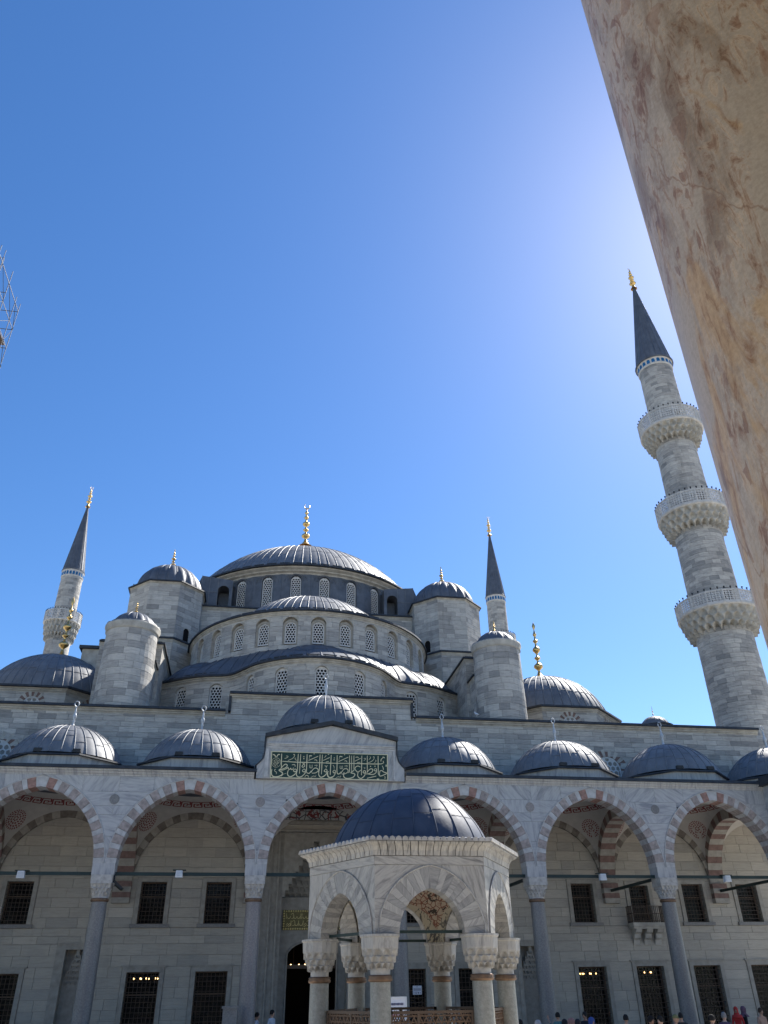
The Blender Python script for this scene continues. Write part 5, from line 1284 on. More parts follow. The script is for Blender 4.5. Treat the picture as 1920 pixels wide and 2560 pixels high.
# ================================================================== inscriptions
STROKES = [(0.051,[(-2.321,11.847),(-2.314,11.49),(-2.303,11.197)]),(0.047,[(-2.328,11.17),(-2.213,11.319),(-2.111,11.382),(-2.038,11.332),(-2.086,11.236),(-2.24,11.164),(-2.377,11.123)]),(0.04,[(-2.377,11.117),(-2.237,11.112),(-2.066,11.185),(-1.998,11.238),(-1.977,11.17),(-1.923,11.149),(-1.874,11.207),(-1.85,11.148),(-1.783,11.158),(-1.752,11.236)]),(0.058,[(-2.327,11.162),(-2.403,11.108),(-2.32,11.042),(-2.239,10.992),(-2.277,10.889),(-2.447,10.817),(-2.621,10.813),(-2.721,10.896),(-2.747,11.032),(-2.724,11.135)]),(0.047,[(-1.696,11.177),(-1.746,11.107),(-1.691,11.053),(-1.621,11.076),(-1.607,11.136),(-1.679,11.181)]),(0.051,[(-1.605,11.11),(-1.635,10.99),(-1.769,10.867),(-1.907,10.83),(-1.999,10.913),(-2.005,11.032),(-1.975,11.119)]),(0.047,[(-1.559,11.859),(-1.565,11.474),(-1.57,11.111)]),(0.043,[(-1.443,11.844),(-1.457,11.425),(-1.468,10.977)]),(0.051,[(-1.57,11.111),(-1.6,10.991),(-1.592,10.888),(-1.487,10.822),(-1.348,10.86),(-1.213,11.0),(-1.2,11.103)]),(0.043,[(-1.291,11.17),(-1.341,11.1),(-1.268,11.055),(-1.199,11.086),(-1.22,11.163),(-1.291,11.187)]),(0.051,[(-1.149,11.853),(-1.151,11.433),(-1.153,11.027)]),(0.047,[(-1.144,11.027),(-1.037,10.992),(-0.969,11.057),(-0.935,11.118)]),(0.047,[(-0.95,11.032),(-0.849,11.181),(-0.745,11.244),(-0.637,11.203),(-0.617,11.117),(-0.738,11.025),(-0.896,11.007)]),(0.047,[(-0.55,11.851),(-0.557,11.5),(-0.565,11.153),(-0.615,11.062)]),(0.043,[(-0.442,11.854),(-0.451,11.416),(-0.461,10.963)]),(0.051,[(-0.58,11.084),(-0.585,10.946),(-0.502,10.842),(-0.379,10.865),(-0.24,10.988),(-0.208,11.11)]),(0.043,[(-0.281,11.195),(-0.342,11.124),(-0.278,11.079),(-0.208,11.11),(-0.228,11.187),(-0.282,11.212)]),(0.047,[(-0.029,11.848),(-0.045,11.374),(-0.062,10.958)]),(0.051,[(-0.17,11.024),(-0.168,10.921),(-0.077,10.834),(0.064,10.875)]),(0.043,[(-2.276,11.508),(-2.047,11.497),(-1.587,11.482),(-1.162,11.485),(-0.575,11.483),(0.051,11.481)]),(0.04,[(-1.374,11.479),(-1.265,11.395),(-1.243,11.309),(-1.321,11.261),(-1.367,11.306),(-1.3,11.394),(-1.224,11.487)]),(0.029,[(-1.788,11.809),(-1.745,11.84),(-1.724,11.767),(-1.807,11.651),(-2.023,11.541)]),(0.025,[(-2.113,11.756),(-2.023,11.732),(-2.056,11.679),(-2.177,11.629)]),(0.033,[(-1.076,11.574),(-0.637,11.775)]),(0.054,[(-1.048,11.759),(-1.022,11.786),(-0.924,11.788)]),(0.018,[(-1.021,11.768),(-1.052,11.636)]),(0.022,[(-1.025,11.384),(-1.012,11.263),(-0.958,11.244),(-0.959,11.377)]),(0.022,[(-0.958,11.247),(-0.896,11.249),(-0.895,11.387)]),(0.025,[(-0.793,11.355),(-0.669,11.372),(-0.703,11.305)]),(0.058,[(-1.297,11.755),(-1.295,11.713)]),(0.058,[(-1.293,11.668),(-1.292,11.626)]),(0.029,[(-0.399,11.588),(-0.098,11.737)]),(0.025,[(-0.358,11.716),(-0.27,11.806),(-0.289,11.832)]),(0.029,[(-0.247,11.256),(-0.249,11.325),(-0.321,11.358)]),(0.025,[(-0.249,11.325),(-0.188,11.362)]),(0.036,[(-1.828,11.355),(-1.705,11.37),(-1.674,11.272)]),(0.022,[(-1.658,11.672),(-1.701,11.654),(-1.672,11.593),(-1.617,11.56)]),(0.029,[(-2.545,11.148),(-2.604,11.12),(-2.583,11.053),(-2.507,11.003),(-2.526,10.921)]),(0.018,[(-2.291,10.829),(-2.192,10.934),(-2.063,10.971)]),(0.029,[(-1.224,10.82),(-1.157,10.907),(-1.068,10.883),(-1.047,10.807)]),(0.022,[(-0.942,10.814),(-0.839,10.88),(-0.724,10.866),(-0.717,10.934)]),(0.033,[(-0.81,11.595),(-0.721,11.61),(-0.674,11.541)]),(0.029,[(-0.272,11.529),(-0.139,11.555)]),(0.04,[(-0.855,11.882),(-0.802,11.883)]),(0.036,[(-0.191,11.875),(-0.137,11.877)]),(0.054,[(-2.725,11.801),(-2.653,11.785),(-2.577,11.691)]),(0.054,[(-2.399,11.809),(-2.478,11.799),(-2.547,11.692)]),(0.016,[(-2.343,11.451),(-2.355,11.37),(-2.396,11.3),(-2.46,11.253),(-2.538,11.235),(-2.618,11.249),(-2.687,11.293),(-2.736,11.36),(-2.757,11.44),(-2.746,11.521),(-2.705,11.591),(-2.641,11.638),(-2.563,11.657),(-2.482,11.643),(-2.413,11.599),(-2.364,11.531),(-2.343,11.451)]),(0.02,[(-2.68,11.497),(-2.612,11.534),(-2.624,11.447),(-2.547,11.484)]),(0.02,[(-2.656,11.394),(-2.57,11.422),(-2.498,11.398),(-2.43,11.435)]),(0.02,[(-2.599,11.327),(-2.513,11.346),(-2.458,11.313)]),(0.018,[(-2.598,11.604),(-2.611,11.517)]),(0.018,[(-2.511,11.615),(-2.522,11.502),(-2.436,11.538)]),(0.018,[(-2.421,11.574),(-2.421,11.418)]),(0.018,[(-2.694,11.445),(-2.635,11.343),(-2.544,11.276)]),(0.018,[(-2.555,11.613),(-2.557,11.553)]),(0.018,[(-2.527,11.432),(-2.485,11.468),(-2.455,11.399)]),(0.043,[(-0.031,11.846),(-0.045,11.407),(-0.056,10.953)]),(0.043,[(0.109,11.167),(0.066,11.097),(0.12,11.043),(0.182,11.083),(0.172,11.146),(0.109,11.173)]),(0.051,[(0.182,11.083),(0.14,10.944),(0.018,10.834),(-0.106,10.835),(-0.179,10.919),(-0.182,11.04),(-0.148,11.109)]),(0.047,[(0.248,11.845),(0.25,11.449),(0.253,11.084),(0.317,10.996),(0.405,11.053),(0.444,11.11)]),(0.043,[(0.424,10.999),(0.529,11.178),(0.635,11.25),(0.743,11.218),(0.766,11.114),(0.638,11.021),(0.478,11.0)]),(0.047,[(0.827,11.852),(0.831,11.464),(0.83,11.133),(0.777,11.059)]),(0.036,[(0.927,11.846),(0.93,11.467),(0.933,11.135)]),(0.04,[(1.035,11.849),(1.038,11.47),(1.04,11.155)]),(0.047,[(1.337,11.337),(1.228,11.381),(1.12,11.332),(1.085,11.243),(1.148,11.158),(1.229,11.108),(1.364,11.202)]),(0.054,[(1.04,11.173),(0.942,11.118),(0.906,11.065),(1.05,11.034),(1.083,10.966),(0.98,10.86),(0.784,10.804),(0.623,10.835),(0.559,10.936),(0.584,11.092)]),(0.043,[(1.408,11.859),(1.4,11.444),(1.392,10.97)]),(0.043,[(1.509,11.184),(1.464,11.113),(1.518,11.068),(1.581,11.108),(1.563,11.173),(1.509,11.193)]),(0.051,[(1.581,11.099),(1.536,10.959),(1.392,10.831),(1.284,10.85),(1.212,10.951),(1.233,11.091)]),(0.04,[(1.664,11.866),(1.663,11.485),(1.662,11.109)]),(0.043,[(1.626,11.062),(1.735,11.207),(1.844,11.271),(1.925,11.229),(1.879,11.123),(1.734,11.05),(1.608,11.027)]),(0.04,[(2.025,11.284),(1.988,11.213),(2.06,11.177),(2.097,11.251),(2.043,11.302)]),(0.043,[(2.097,11.233),(2.078,11.111),(1.933,11.017),(1.716,11.029)]),(0.058,[(1.817,11.398),(1.817,11.356)]),(0.058,[(2.026,11.41),(2.026,11.368)]),(0.043,[(2.176,11.871),(2.176,11.463),(2.179,11.096),(2.208,11.009),(2.267,10.95)]),(0.047,[(2.233,11.167),(2.333,11.204),(2.441,11.137),(2.595,11.085),(2.403,10.993),(2.254,10.955),(2.237,11.08),(2.264,11.181)]),(0.043,[(-0.273,11.471),(0.273,11.481),(0.812,11.49),(1.355,11.492),(1.899,11.492),(2.172,11.498),(2.337,11.512),(2.432,11.562),(2.411,11.646)]),(0.054,[(0.115,11.735),(0.116,11.697)]),(0.054,[(0.108,11.651),(0.109,11.609)]),(0.033,[(0.316,11.56),(0.764,11.77)]),(0.054,[(0.358,11.768),(0.393,11.796),(0.493,11.781)]),(0.018,[(0.367,11.769),(0.333,11.636)]),(0.029,[(1.082,11.597),(1.354,11.737)]),(0.033,[(1.109,11.771),(1.208,11.791),(1.254,11.739)]),(0.033,[(0.586,11.589),(0.676,11.601),(0.718,11.54)]),(0.029,[(1.182,11.54),(1.336,11.556)]),(0.022,[(1.499,11.737),(1.587,11.734),(1.554,11.673),(1.496,11.629)]),(0.025,[(1.736,11.673),(1.818,11.772),(1.791,11.825)]),(0.029,[(1.928,11.793),(1.974,11.83),(1.992,11.777),(1.955,11.687),(1.845,11.596),(1.708,11.545)]),(0.022,[(2.046,11.681),(2.082,11.629),(1.99,11.538)]),(0.036,[(1.644,10.837),(2.077,10.946)]),(0.025,[(0.065,11.389),(0.114,11.324),(0.116,11.228)]),(0.022,[(0.391,11.374),(0.393,11.261),(0.447,11.242),(0.451,11.367)]),(0.022,[(0.447,11.242),(0.506,11.25),(0.508,11.377)]),(0.025,[(0.594,11.362),(0.724,11.378),(0.697,11.307)]),(0.025,[(1.509,11.338),(1.532,11.286),(1.576,11.308)]),(0.033,[(2.363,11.419),(2.404,11.346),(2.424,11.233)]),(0.043,[(2.311,11.617),(2.321,11.706),(2.413,11.797)]),(0.054,[(2.395,11.823),(2.487,11.79)]),(0.022,[(0.196,10.804),(0.302,10.87),(0.417,10.864),(0.422,10.924)]),(0.022,[(2.457,10.937),(2.507,10.921),(2.47,10.851),(2.537,10.878)]),(0.072,[(2.555,11.473),(2.554,11.385)]),(0.054,[(2.112,10.813),(2.22,10.793)]),(0.04,[(0.573,11.88),(0.618,11.881)]),(0.036,[(-0.176,11.874),(-0.131,11.875)])]
pan = MB(); pan.box(-2.76, 2.6, 36.565, 36.59, 10.79, 11.92)
panel = tag(pan.obj('calligraphy_panel', 'sign_green'), 'long green panel of cream Arabic calligraphy on the gable of the portico', 'sign')
mb = MB()
for a, b, c, d in ((-2.80, 2.64, 11.92, 11.955), (-2.80, 2.64, 10.755, 10.79), (-2.80, -2.76, 10.79, 11.92), (2.6, 2.64, 10.79, 11.92)): mb.box(a, b, 36.54, 36.59, c, d)
mb.obj('frame', 'sign_cream', panel)
def ribbon(mb, pts, w, y0, y1):
    P = [np.array(p) for p in pts]
    if len(P) > 2:
        Q = smooth_curve(P, 4)
    else: Q = np.array(P)
    n = len(Q); T = np.gradient(Q, axis=0); T /= np.maximum(np.linalg.norm(T, axis=1), 1e-9)[:, None]; Nn = np.stack([-T[:, 1], T[:, 0]], 1)
    wd = np.array([w*0.5*(0.55+0.45*math.sin(PI*min(1, max(0, 0.08+0.84*i/(n-1))))**0.6) for i in range(n)])[:, None] if n > 2 else np.array([[w/2]]*n)
    A, B2 = Q+Nn*wd, Q-Nn*wd
    mb.grid([[(a[0], y0, a[1]) for a in A], [(b[0], y0, b[1]) for b in B2], [(b[0], y1, b[1]) for b in B2], [(a[0], y1, a[1]) for a in A], [(a[0], y0, a[1]) for a in A]])
for i, (w, pts) in enumerate(STROKES):
    pts = [(min(2.58, max(-2.74, x)), min(11.9, max(10.81, z))) for x, z in pts]
    mb = MB(); ribbon(mb, pts, w*0.74, 36.548-0.0002*(i % 7), 36.566); link('letter_stroke', mb.mesh('letter_stroke', 'sign_cream', recalc=True), panel)
# gilded inscription over the door
YG = YW+0.92
mb = MB(); mb.box(-1.53, 1.53, YG-0.04, YG+0.03, 5.12, 6.02); gp_ = tag(mb.obj('gilded_inscription', 'gilt_ground'), 'small gilded inscription panel with a beaded border above the mosque door', 'sign')
bead = MB()
bead.lathe([(0.045*math.cos(t), 0.045*math.sin(t)) for t in np.linspace(-PI/2, PI/2, 5)], n=8); beadm = bead.mesh('bead', 'gilt', True)
for i in range(26):
    for z in (5.17, 5.97): link('bead', beadm, gp_, (-1.48+2.96*i/25, YG-0.05, z))
for i in range(1, 7):
    for x in (-1.48, 1.48): link('bead', beadm, gp_, (x, YG-0.05, 5.17+0.8*i/7))
rs = random.Random(5)
mb = MB()
for row in (5.3, 5.62):
    x = -1.36
    while x < 1.3:
        t = rs.choice((0, 1, 2, 3)); w = 0.022
        if t == 0: ribbon(mb, [(x, row), (x+0.01, row+0.24)], w, YG-0.055, YG-0.03); x += 0.06
        elif t == 1: ribbon(mb, [(x+0.16, row+0.12), (x+0.1, row+0.02), (x+0.02, row+0.03), (x, row+0.1)], w, YG-0.056, YG-0.03); x += 0.17
        elif t == 2: ribbon(mb, [(x, row+0.03), (x+0.06, row+0.12), (x+0.11, row+0.06), (x+0.05, row), (x-0.02, row-0.04)], w, YG-0.057, YG-0.03); x += 0.12
        else: ribbon(mb, [(x, row+0.2), (x+0.12, row+0.24), (x+0.14, row+0.05), (x+0.02, row+0.02)], w, YG-0.058, YG-0.03); x += 0.15
mb.obj('lettering', 'gilt', gp_, kind='stuff')

# ================================================================== small things
def text(name, s_, size, loc, rotz, mat, parent):
    cu = bpy.data.curves.new(name, 'FONT'); cu.body = s_; cu.size = size; cu.extrude = 0.002; cu.align_x = 'CENTER'
    o = bpy.data.objects.new(name, cu); COL.objects.link(o)
    dg = bpy.context.evaluated_depsgraph_get(); me = bpy.data.meshes.new_from_object(o.evaluated_get(dg)); bpy.data.objects.remove(o)
    me.transform(Matrix.Rotation(PI/2, 4, 'X')); me.materials.clear(); me.materials.append(M[mat])
    return link(name, me, parent, loc, rotz)
M['ink_blue'] = NT('ink_blue').fin((0.02, 0.025, 0.10), 0.6); M['ink_red'] = NT('ink_red').fin((0.30, 0.02, 0.06), 0.6); M['paper'] = NT('paper').fin((0.62, 0.64, 0.70), 0.5)
# notice board on a post behind the fountain
nb = MB(); nb.box(1.1, 1.98, 29.98, 30.0, 1.7, 2.29); nob = tag(nb.obj('notice_board', 'paper'), 'framed white notice with blue lines and red word MOSQUE behind the fountain', 'sign')
mb = MB()
for a, b, c, d in ((1.06, 2.02, 2.29, 2.33), (1.06, 2.02, 1.66, 1.7), (1.06, 1.1, 1.7, 2.29), (1.98, 2.02, 1.7, 2.29)): mb.box(a, b, 29.95, 30.02, c, d)
mb.box(1.5, 1.56, 29.97, 30.03, 0, 1.66); mb.obj('frame', 'white', nob)
mb = MB()
for z, segs in ((2.12, ((1.16, 1.24), (1.28, 1.52), (1.55, 1.88))), (2.0, ((1.2, 1.46), (1.5, 1.84)))):
    for a, b in segs:
        x = a
        while x < b: mb.box(x, x+0.028, 29.972, 29.98, z-0.035, z+0.035); mb.box(x, x+0.04, 29.973, 29.98, z-0.006, z+0.01); x += 0.046
mb.obj('print', 'ink_blue', nob, kind='stuff')
text('print', 'MOSQUE II', 0.15, (1.54, 29.972, 1.8), 0, 'ink_red', nob)
# pictogram sheet on the window grille
nb = MB(); nb.box(4.86, 5.3, 43.38, 43.39, 2.28, 2.65); no2 = tag(nb.obj('notice_sheet', 'paper'), 'small white sheet with pictograms fixed to a dark window grille', 'sign')
mb = MB(); mb.box(5.05, 5.09, 43.37, 43.38, 2.585, 2.62)
for z in (2.53, 2.49, 2.46): mb.box(4.9, 5.26, 43.37, 43.38, z-0.007, z+0.007)
mb.box(4.91, 4.925, 43.37, 43.38, 2.32, 2.39); mb.box(5.225, 5.24, 43.37, 43.38, 2.32, 2.39)
mb.tube([(5.02+0.035*math.cos(t), 43.375, 2.355+0.035*math.sin(t)) for t in np.linspace(0, 2*PI, 11)], 0.008, 4); mb.prism([(5.1, 2.4), (5.17, 2.36), (5.15, 2.31), (5.12, 2.34)], FX, 43.37, 43.38)
mb.obj('print', 'ink_blue', no2)
# floodlights on the tie rods
for (x, z), lab in zip(((-12.71, 6.77), (-6.35, 6.82), (12.65, 6.79), (18.84, 6.75)), ('leftmost white floodlight on a green tie rod', 'white floodlight on the tie rod of the arch left of the gable', 'white floodlight on the tie rod right of the fountain', 'rightmost white floodlight on a green tie rod')):
    fl = thing('floodlight', lab, 'floodlight', (x, 37.0, z), 'floodlights on the tie rods')
    mb = MB(); mb.prism([(x-0.15, z-0.14), (x+0.15, z-0.14), (x+0.13, z+0.13), (x-0.13, z+0.13)], FX, 36.92, 37.14); mb.obj('housing', 'white', fl)
    mb = MB(); mb.box(x-0.27, x+0.27, 36.98, 37.2, z+0.14, z+0.17); mb.obj('bracket', 'tie', fl)
    mb = MB(); mb.box(x-0.11, x+0.11, 36.9, 36.925, z-0.1, z+0.09); mb.obj('lens', 'grey_metal', fl)
sp = thing('loudspeaker', 'black loudspeaker on the left column of the arch left of the gable', 'loudspeaker', (-8.85, 37.1, 6.3))
mb = MB(); mb.prism([(-9.0, 6.5), (-8.62, 6.22), (-8.57, 6.29), (-8.94, 6.58)], FX, 37.0, 37.2); mb.obj('horn', 'black', sp)
mb = MB(); mb.box(-9.02, -8.96, 37.05, 37.15, 6.5, 6.78); mb.obj('bracket', 'black', sp)
for k in (-2, -1, 0, 1, 2, 3):
    zb = 11.96 if k else 13.72
    for q, dx in enumerate((-0.75, 0.95)):
        x = k*B_+dx; side = 'left' if dx < 0 else 'right'
        nm = {-2: 'leftmost whole portico dome', -1: 'portico dome left of the gable', 0: 'raised central portico dome', 1: 'portico dome right of the gable', 2: 'second portico dome right of the gable', 3: 'third portico dome right of the gable'}[k]
        e = thing('roof_lamp', f'dark {side} lamp box below the {nm}', 'lamp', (x, 37.95, zb), 'lamp boxes on the portico domes')
        mb = MB(); mb.prism([(x-0.2, zb+0.03), (x+0.2, zb+0.03), (x+0.17, zb+0.2), (x-0.17, zb+0.2)], FX, 37.9, 38.05); mb.obj('housing', 'black', e)
        mb = MB(); mb.box(x-0.03, x+0.03, 37.94, 38.0, zb-0.1, zb+0.03); mb.obj('foot', 'black', e)
# stone counter beside the column left of the door
mb = MB(); mb.box(-4.05, -3.52, 35.9, 36.4, 0, 1.98); k_ = tag(mb.obj('ticket_box', 'granite'), 'grey box standing at the foot of the column left of the door', 'box')
mb = MB(); mb.box(-4.1, -3.47, 35.85, 36.45, 1.98, 2.06); mb.obj('lid', 'granite', k_)
# lit chandelier lamps inside
em = NT('lamp_glow'); em.b.inputs['Emission Color'].default_value = (1.0, 0.62, 0.25, 1); em.b.inputs['Emission Strength'].default_value = 7; M['glow'] = em.fin((0.8, 0.6, 0.3), 0.5)
bl = MB(); bl.lathe([(0.0, -0.03), (0.03, 0), (0.02, 0.04), (0.0, 0.06)], n=6); blm = bl.mesh('bulb', 'glow', True)
for cx, cz, r, n, lab in ((-0.75, 3.62, 1.15, 22, 'ring chandelier glowing inside the mosque door'), (-8.1, 3.12, 0.65, 9, 'ring chandelier lit behind the lower window left of the gable'), (15.4, 3.08, 0.45, 7, 'ring chandelier lit behind the dark lower window right of the fountain'), (18.6, 3.1, 0.5, 6, 'ring chandelier lit behind the lower window under the small balcony')):
    ch = thing('chandelier', lab, 'chandelier', (cx, 47.0, cz), 'chandeliers inside the hall')
    mb = MB(); mb.tube([(cx+r*math.cos(t), 47.0+r*math.sin(t), cz-0.05) for t in np.linspace(0, 2*PI, 25)], 0.02, 5)
    mb.tube([(cx, 47.0, cz-0.05), (cx, 47.0, 10.5)], 0.012, 5); mb.box(cx-r, cx+r, 46.985, 47.015, cz-0.07, cz-0.05); mb.obj('ring', 'iron', ch)
    for i in range(n):
        a = 2*PI*(i+rs.uniform(-0.2, 0.2))/n; link('bulb', blm, ch, (cx+r*math.cos(a), 47.0+r*math.sin(a), cz))
# birds
def bird(x, y, z, rz, mat, lab):
    mb = MB(); rows = []
    for t, r, zz in ((-0.16, 0.012, 0.10), (-0.08, 0.03, 0.12), (0.0, 0.062, 0.15), (0.07, 0.06, 0.18), (0.11, 0.036, 0.23), (0.13, 0.034, 0.27), (0.155, 0.02, 0.28), (0.19, 0.003, 0.27)):
        rows.append([(t, r*math.cos(a), zz+r*math.sin(a)) for a in np.linspace(0, 2*PI, 9)[:-1]])
    mb.grid(rows, True); mb.tube([(0, 0.02, 0.1), (0.01, 0.02, 0)], 0.006, 4); mb.tube([(0, -0.02, 0.1), (0.01, -0.02, 0)], 0.006, 4)
    return tag(link('pigeon', mb.mesh('pigeon', mat, True, True), None, (x, y, z), rz), lab, 'bird')
bird(-13.6, 56.9, 29.28, 2.6, 'black', 'dark pigeon perched on the left corner of the octagonal tower').scale = (1.6, 1.6, 1.6)
bird(9.14, 43.4, 15.97, 2.0, 'white', 'white bird perched on the wall beside the right round turret').scale = (1.3, 1.3, 1.3)

# ================================================================== people
def person_base(pose):
    V = {'pel': (0, 0, .95), 'sp': (0, .01, 1.12), 'ch': (0, .0, 1.30), 'nk': (0, .015, 1.47), 'hd': (0, -.01, 1.56),
         'hipL': (.09, 0, .9), 'knL': (.1, -.015, .5), 'anL': (.1, .02, .09), 'toL': (.11, -.14, .035), 'hipR': (-.09, 0, .9), 'knR': (-.1, -.015, .5), 'anR': (-.1, .03, .09), 'toR': (-.11, -.13, .035),
         'shL': (.17, .01, 1.40), 'shR': (-.17, .01, 1.40)}
    arms = {'stand': ((.22, .02, 1.12), (.22, -.07, .88), (-.22, .02, 1.12), (-.22, -.07, .88)),
            'phone': ((.23, -.02, 1.13), (.12, -.26, 1.27), (-.23, -.02, 1.13), (-.1, -.27, 1.28)),
            'raise': ((.26, -.1, 1.28), (.24, -.28, 1.52), (-.22, .02, 1.12), (-.22, -.07, .88))}[pose]
    for k, p in zip(('elL', 'wrL', 'elR', 'wrR'), arms): V[k] = p
    E_ = [('pel', 'sp'), ('sp', 'ch'), ('ch', 'nk'), ('nk', 'hd'), ('pel', 'hipL'), ('hipL', 'knL'), ('knL', 'anL'), ('anL', 'toL'), ('pel', 'hipR'), ('hipR', 'knR'), ('knR', 'anR'), ('anR', 'toR'), ('ch', 'shL'), ('shL', 'elL'), ('elL', 'wrL'), ('ch', 'shR'), ('shR', 'elR'), ('elR', 'wrR')]
    rad = {'pel': (.15, .11), 'sp': (.135, .1), 'ch': (.16, .11), 'nk': (.055, .055), 'hd': (.06, .07), 'hipL': (.085, .09), 'hipR': (.085, .09), 'knL': (.058, .06), 'knR': (.058, .06), 'anL': (.04, .045), 'anR': (.04, .045), 'toL': (.04, .03), 'toR': (.04, .03),
           'shL': (.065, .06), 'shR': (.065, .06), 'elL': (.043, .043), 'elR': (.043, .043), 'wrL': (.028, .03), 'wrR': (.028, .03)}
    names = list(V); me = bpy.data.meshes.new('p'); me.from_pydata([V[n] for n in names], [(names.index(a), names.index(b)) for a, b in E_], [])
    o = bpy.data.objects.new('p', me); COL.objects.link(o)
    md = o.modifiers.new('s', 'SKIN'); md.use_smooth_shade = True; sub = o.modifiers.new('u', 'SUBSURF'); sub.levels = 2; sub.render_levels = 2
    for i, n in enumerate(names): me.skin_vertices[0].data[i].radius = rad[n]; me.skin_vertices[0].data[i].use_root = (n == 'pel')
    dg = bpy.context.evaluated_depsgraph_get(); dg.update(); out = bpy.data.meshes.new_from_object(o.evaluated_get(dg)); bpy.data.objects.remove(o)
    mb = MB(); mb.v = [tuple(v.co) for v in out.vertices]; mb.f = [list(p.vertices) for p in out.polygons]
    for f in mb.f:
        c = np.mean([mb.v[i] for i in f], axis=0); r = math.hypot(c[0], c[1])
        arm = min(math.dist(c, V['wrL']), math.dist(c, V['wrR'])) < 0.17 and c[2] < 1.6 and abs(c[0]) > 0.07
        mb.mi.append(0 if (c[2] > 1.465 and abs(c[0]) < .11 and c[1] > -.13) or arm else 1 if c[2] > 0.93 else 3 if c[2] < 0.075 else 2); mb.tone.append(.5)
    # head: egg with brow, nose, chin and ears
    rows = []
    for i in range(13):
        t = -PI/2+PI*i/12; row = []
        for j in range(20):
            a = 2*PI*j/20; rx, ry = .075, .098
            z = 1.63+.118*math.sin(t); w = math.cos(t)**0.85 if math.cos(t) > 0 else 0
            x, y = rx*w*math.cos(a)*(1-.12*max(0, -math.sin(t))), ry*w*math.sin(a)
            if y < 0:
                fx = math.exp(-(x/.016)**2); y -= .026*fx*math.exp(-((z-1.612)/.02)**2); y += .01*(math.exp(-((abs(x)-.032)/.014)**2)*math.exp(-((z-1.638)/.013)**2)); y -= .008*math.exp(-(x/.03)**2)*math.exp(-((z-1.573)/.012)**2)
            if abs(math.cos(a)) > .97: x *= 1+.16*math.exp(-((z-1.62)/.03)**2)
            row.append((x, y-.015, z))
        rows.append(row)
    mb.cur = 0; mb.grid(rows, True)
    mb.cur = 4
    for s in (-1, 1): mb.add([(s*.032+.012*math.cos(a), -.1045, 1.638+.006*math.sin(a)) for a in np.linspace(0, 2*PI, 7)[:-1]], [tuple(range(6))])
    mb.cur = 5; mb.add([(-.022, -.113, 1.581), (.022, -.113, 1.581), (.016, -.113, 1.574), (-.016, -.113, 1.574)], [(0, 1, 2, 3)])
    mb.cur = 0
    for w, e, s in (('wrL', 'elL', 1), ('wrR', 'elR', -1)):     # palms with five bent fingers
        W, El = Vector(V[w]), Vector(V[e]); d = (W-El).normalized(); a = d.cross(Vector((0, -1, .2))).normalized(); b = d.cross(a)
        mb.tube([W-d*.02, W+d*.03, W+d*.085], [.026, .034, .03], 8)
        for k in range(4):
            p = W+d*.08+a*(-.027+.018*k); L_ = (.06, .072, .068, .052)[k]
            mb.tube([p, p+d*L_*.5+b*.008, p+d*L_*.85+b*.03], [.0095, .009, .007], 6)
        p = W+d*.03+a*.03; mb.tube([p, p+d*.03+a*.022, p+d*.06+a*.025+b*.01], [.011, .010, .008], 6)
    return mb
PB = {p: person_base(p) for p in ('stand', 'phone', 'raise')}
def hair_mesh(kind):
    mb = MB(); rows = []
    for i in range(9):
        t = PI/2-(PI*0.62 if kind != 'scarf' else PI*0.9)*i/8; row = []
        for j in range(20):
            a = 2*PI*j/20; w = max(0, math.cos(t))**0.85 if math.cos(t) > 0 else 0
            front = max(0, -math.sin(a)); lim = 1.655 if kind != 'scarf' else 1.50
            z = 1.635+.128*math.sin(t); z = max(z, 1.53+.135*front**2) if kind == 'short' else (max(z, 1.50+.17*front**6) if kind == 'scarf' else max(z, 1.65))
            s = 1.10 if kind == 'short' else 1.2 if kind == 'scarf' else 1.13
            if kind == 'scarf' and t < -0.2: w = max(w, .95)
            row.append((.078*s*w*math.cos(a), .101*s*w*math.sin(a)-.012+(.006 if kind == 'short' else 0), z))
        rows.append(row)
    mb.grid(rows, True)
    if kind == 'cap': mb.add([(.07, -.08, 1.665), (-.07, -.08, 1.665), (-.06, -.17, 1.65), (0, -.2, 1.648), (.06, -.17, 1.65)], [(0, 1, 2, 3, 4)]); mb.add([(.07, -.08, 1.655), (-.07, -.08, 1.655), (-.06, -.17, 1.64), (0, -.2, 1.638), (.06, -.17, 1.64)], [(4, 3, 2, 1, 0)])
    if kind == 'scarf': mb.lathe([(.095, 1.53), (.12, 1.47), (.2, 1.40), (.215, 1.36)], (0, .0, 0), 20)
    return mb
def cloth(c): return plain('cloth', c, 0.9, var=0.2, scale=8)
def pm_(c): return NT('skin_tone').fin(c, 0.55)
SK = [pm_((0.42, 0.25, 0.17)), pm_((0.36, 0.20, 0.13)), pm_((0.50, 0.32, 0.23))]
HR = {'black': cloth((0.014, 0.012, 0.011)), 'grey': cloth((0.22, 0.21, 0.20)), 'brown': cloth((0.05, 0.03, 0.02))}
def person(x37, z37, label, shirt, trous, hair='short', hcol='black', rz=0.0, pose='stand', floor=0.0, height=None, Y=None, face=0):
    if Y is None:
        h = height or 1.72; Y = 37*(2.6-floor-h)/(2.6-z37); X = CAM[0]+(x37-CAM[0])*Y/37
    else:
        X = x37; h = height
    mb = PB[pose]; s = h/1.755
    me = mb.mesh('person', [SK[face], cloth(shirt), cloth(trous), M['black'], M['black'], M['ink_red']], True)
    o = tag(link('person', me, None, (X, Y, floor), rz), label, 'person', 'visitors in the courtyard'); o.scale = (s, s, s)
    hm = hair_mesh(hair).mesh('hair' if hair == 'short' else 'headscarf' if hair == 'scarf' else 'cap', HR[hcol] if isinstance(hcol, str) else cloth(hcol), True)
    c = bpy.data.objects.new(hm.name, hm); COL.objects.link(c); c.parent = o
    return o
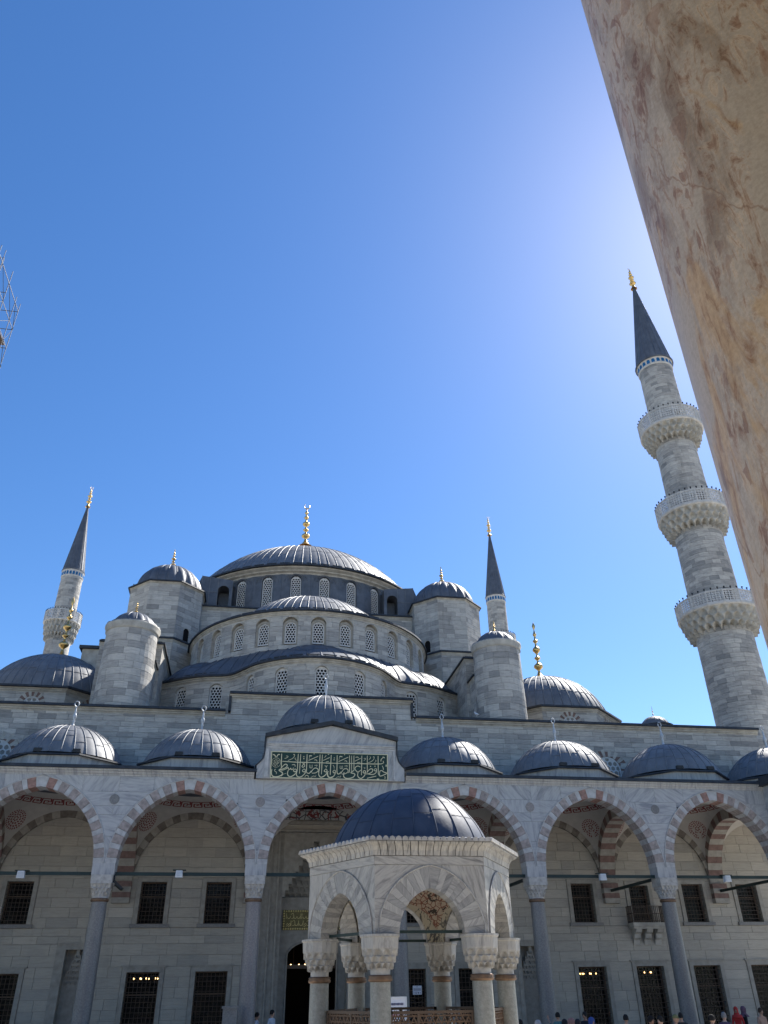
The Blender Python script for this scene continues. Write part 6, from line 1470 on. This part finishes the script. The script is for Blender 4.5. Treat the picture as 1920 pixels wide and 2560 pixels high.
person(-2.70, 1.80, 'person with short dark hair and white shirt walking left of the mosque door', (0.5, 0.52, 0.56), (0.05, 0.05, 0.07), rz=1.2, floor=.18, height=1.63, Y=37.6)
person(-2.10, 1.90, 'person in a white polo shirt nearest the mosque door', (0.50, 0.54, 0.58), (0.04, 0.05, 0.08), rz=0.9, floor=.18, height=1.71, Y=37.6)
person(-4.3, 1.42, 'person of whom only dark hair shows by the grey box', (0.05, 0.05, 0.06), (0.04, 0.04, 0.05))
person(8.1, 1.40, 'person with dark hair holding up a phone beside the fountain', (0.04, 0.04, 0.05), (0.05, 0.05, 0.06), pose='phone', rz=2.8)
person(8.85, 1.36, 'person in a pale grey cap right of the fountain', (0.3, 0.3, 0.32), (0.1, 0.1, 0.1), 'cap', (0.38, 0.38, 0.40), rz=0.6)
person(9.76, 1.62, 'person in a teal striped shirt with one hand raised', (0.06, 0.16, 0.17), (0.05, 0.05, 0.06), pose='raise', rz=3.4)
person(10.02, 1.38, 'person in a black headscarf in front of the teal shirt', (0.02, 0.02, 0.025), (0.02, 0.02, 0.02), 'scarf', (0.015, 0.015, 0.02), rz=2.4)
person(10.3, 1.41, 'person in a dusty pink headscarf', (0.25, 0.14, 0.13), (0.1, 0.1, 0.1), 'scarf', (0.30, 0.17, 0.15), rz=1.0, face=2)
person(10.6, 1.37, 'person in dark clothes beside the pink headscarf', (0.02, 0.02, 0.03), (0.03, 0.03, 0.04), 'scarf', (0.02, 0.02, 0.025), rz=3.0)
person(10.95, 1.62, 'bearded person in a dark navy jacket left of a dark window', (0.02, 0.023, 0.035), (0.03, 0.03, 0.04), rz=-0.9, face=1)
person(11.2, 1.42, 'person in a blue headscarf behind the navy jacket', (0.04, 0.08, 0.25), (0.05, 0.05, 0.1), 'scarf', (0.05, 0.10, 0.32), rz=0.3)
person(12.75, 1.49, 'person in a white shirt holding up a phone under the dark window', (0.5, 0.52, 0.55), (0.05, 0.06, 0.1), pose='phone', rz=2.2)
person(13.86, 1.42, 'dark haired person facing the camera under the second dark window', (0.03, 0.03, 0.04), (0.03, 0.03, 0.04), rz=0.4, face=1)
person(14.3, 1.41, 'dark haired person in black turned sideways under the second dark window', (0.02, 0.02, 0.025), (0.03, 0.03, 0.04), rz=-1.2, face=2)
person(14.98, 1.45, 'person in an olive green cap and white shirt at the right column', (0.5, 0.5, 0.5), (0.05, 0.05, 0.06), 'cap', (0.20, 0.20, 0.09), rz=0.9)
person(15.25, 1.52, 'person with black hair behind the olive green cap', (0.03, 0.03, 0.03), (0.03, 0.03, 0.04), rz=2.6)
person(16.65, 1.42, 'person in a pale blue shirt right of the column', (0.42, 0.48, 0.58), (0.05, 0.05, 0.08), rz=1.6)
person(17.24, 1.50, 'grey haired person in a purple shirt', (0.09, 0.06, 0.11), (0.06, 0.06, 0.06), hcol='grey', rz=2.2, face=2)
person(17.86, 1.69, 'person in a bright red hooded top near the right edge', (0.42, 0.03, 0.03), (0.06, 0.06, 0.08), 'scarf', (0.45, 0.035, 0.03), rz=-0.6)
person(18.2, 1.70, 'person in black with a mauve headscarf beside the red top', (0.02, 0.02, 0.022), (0.02, 0.02, 0.02), 'scarf', (0.13, 0.075, 0.11), rz=1.4)
person(19.0, 1.63, 'person in a peach shirt at the right edge', (0.45, 0.28, 0.20), (0.06, 0.06, 0.06), hcol='brown', rz=0.2)
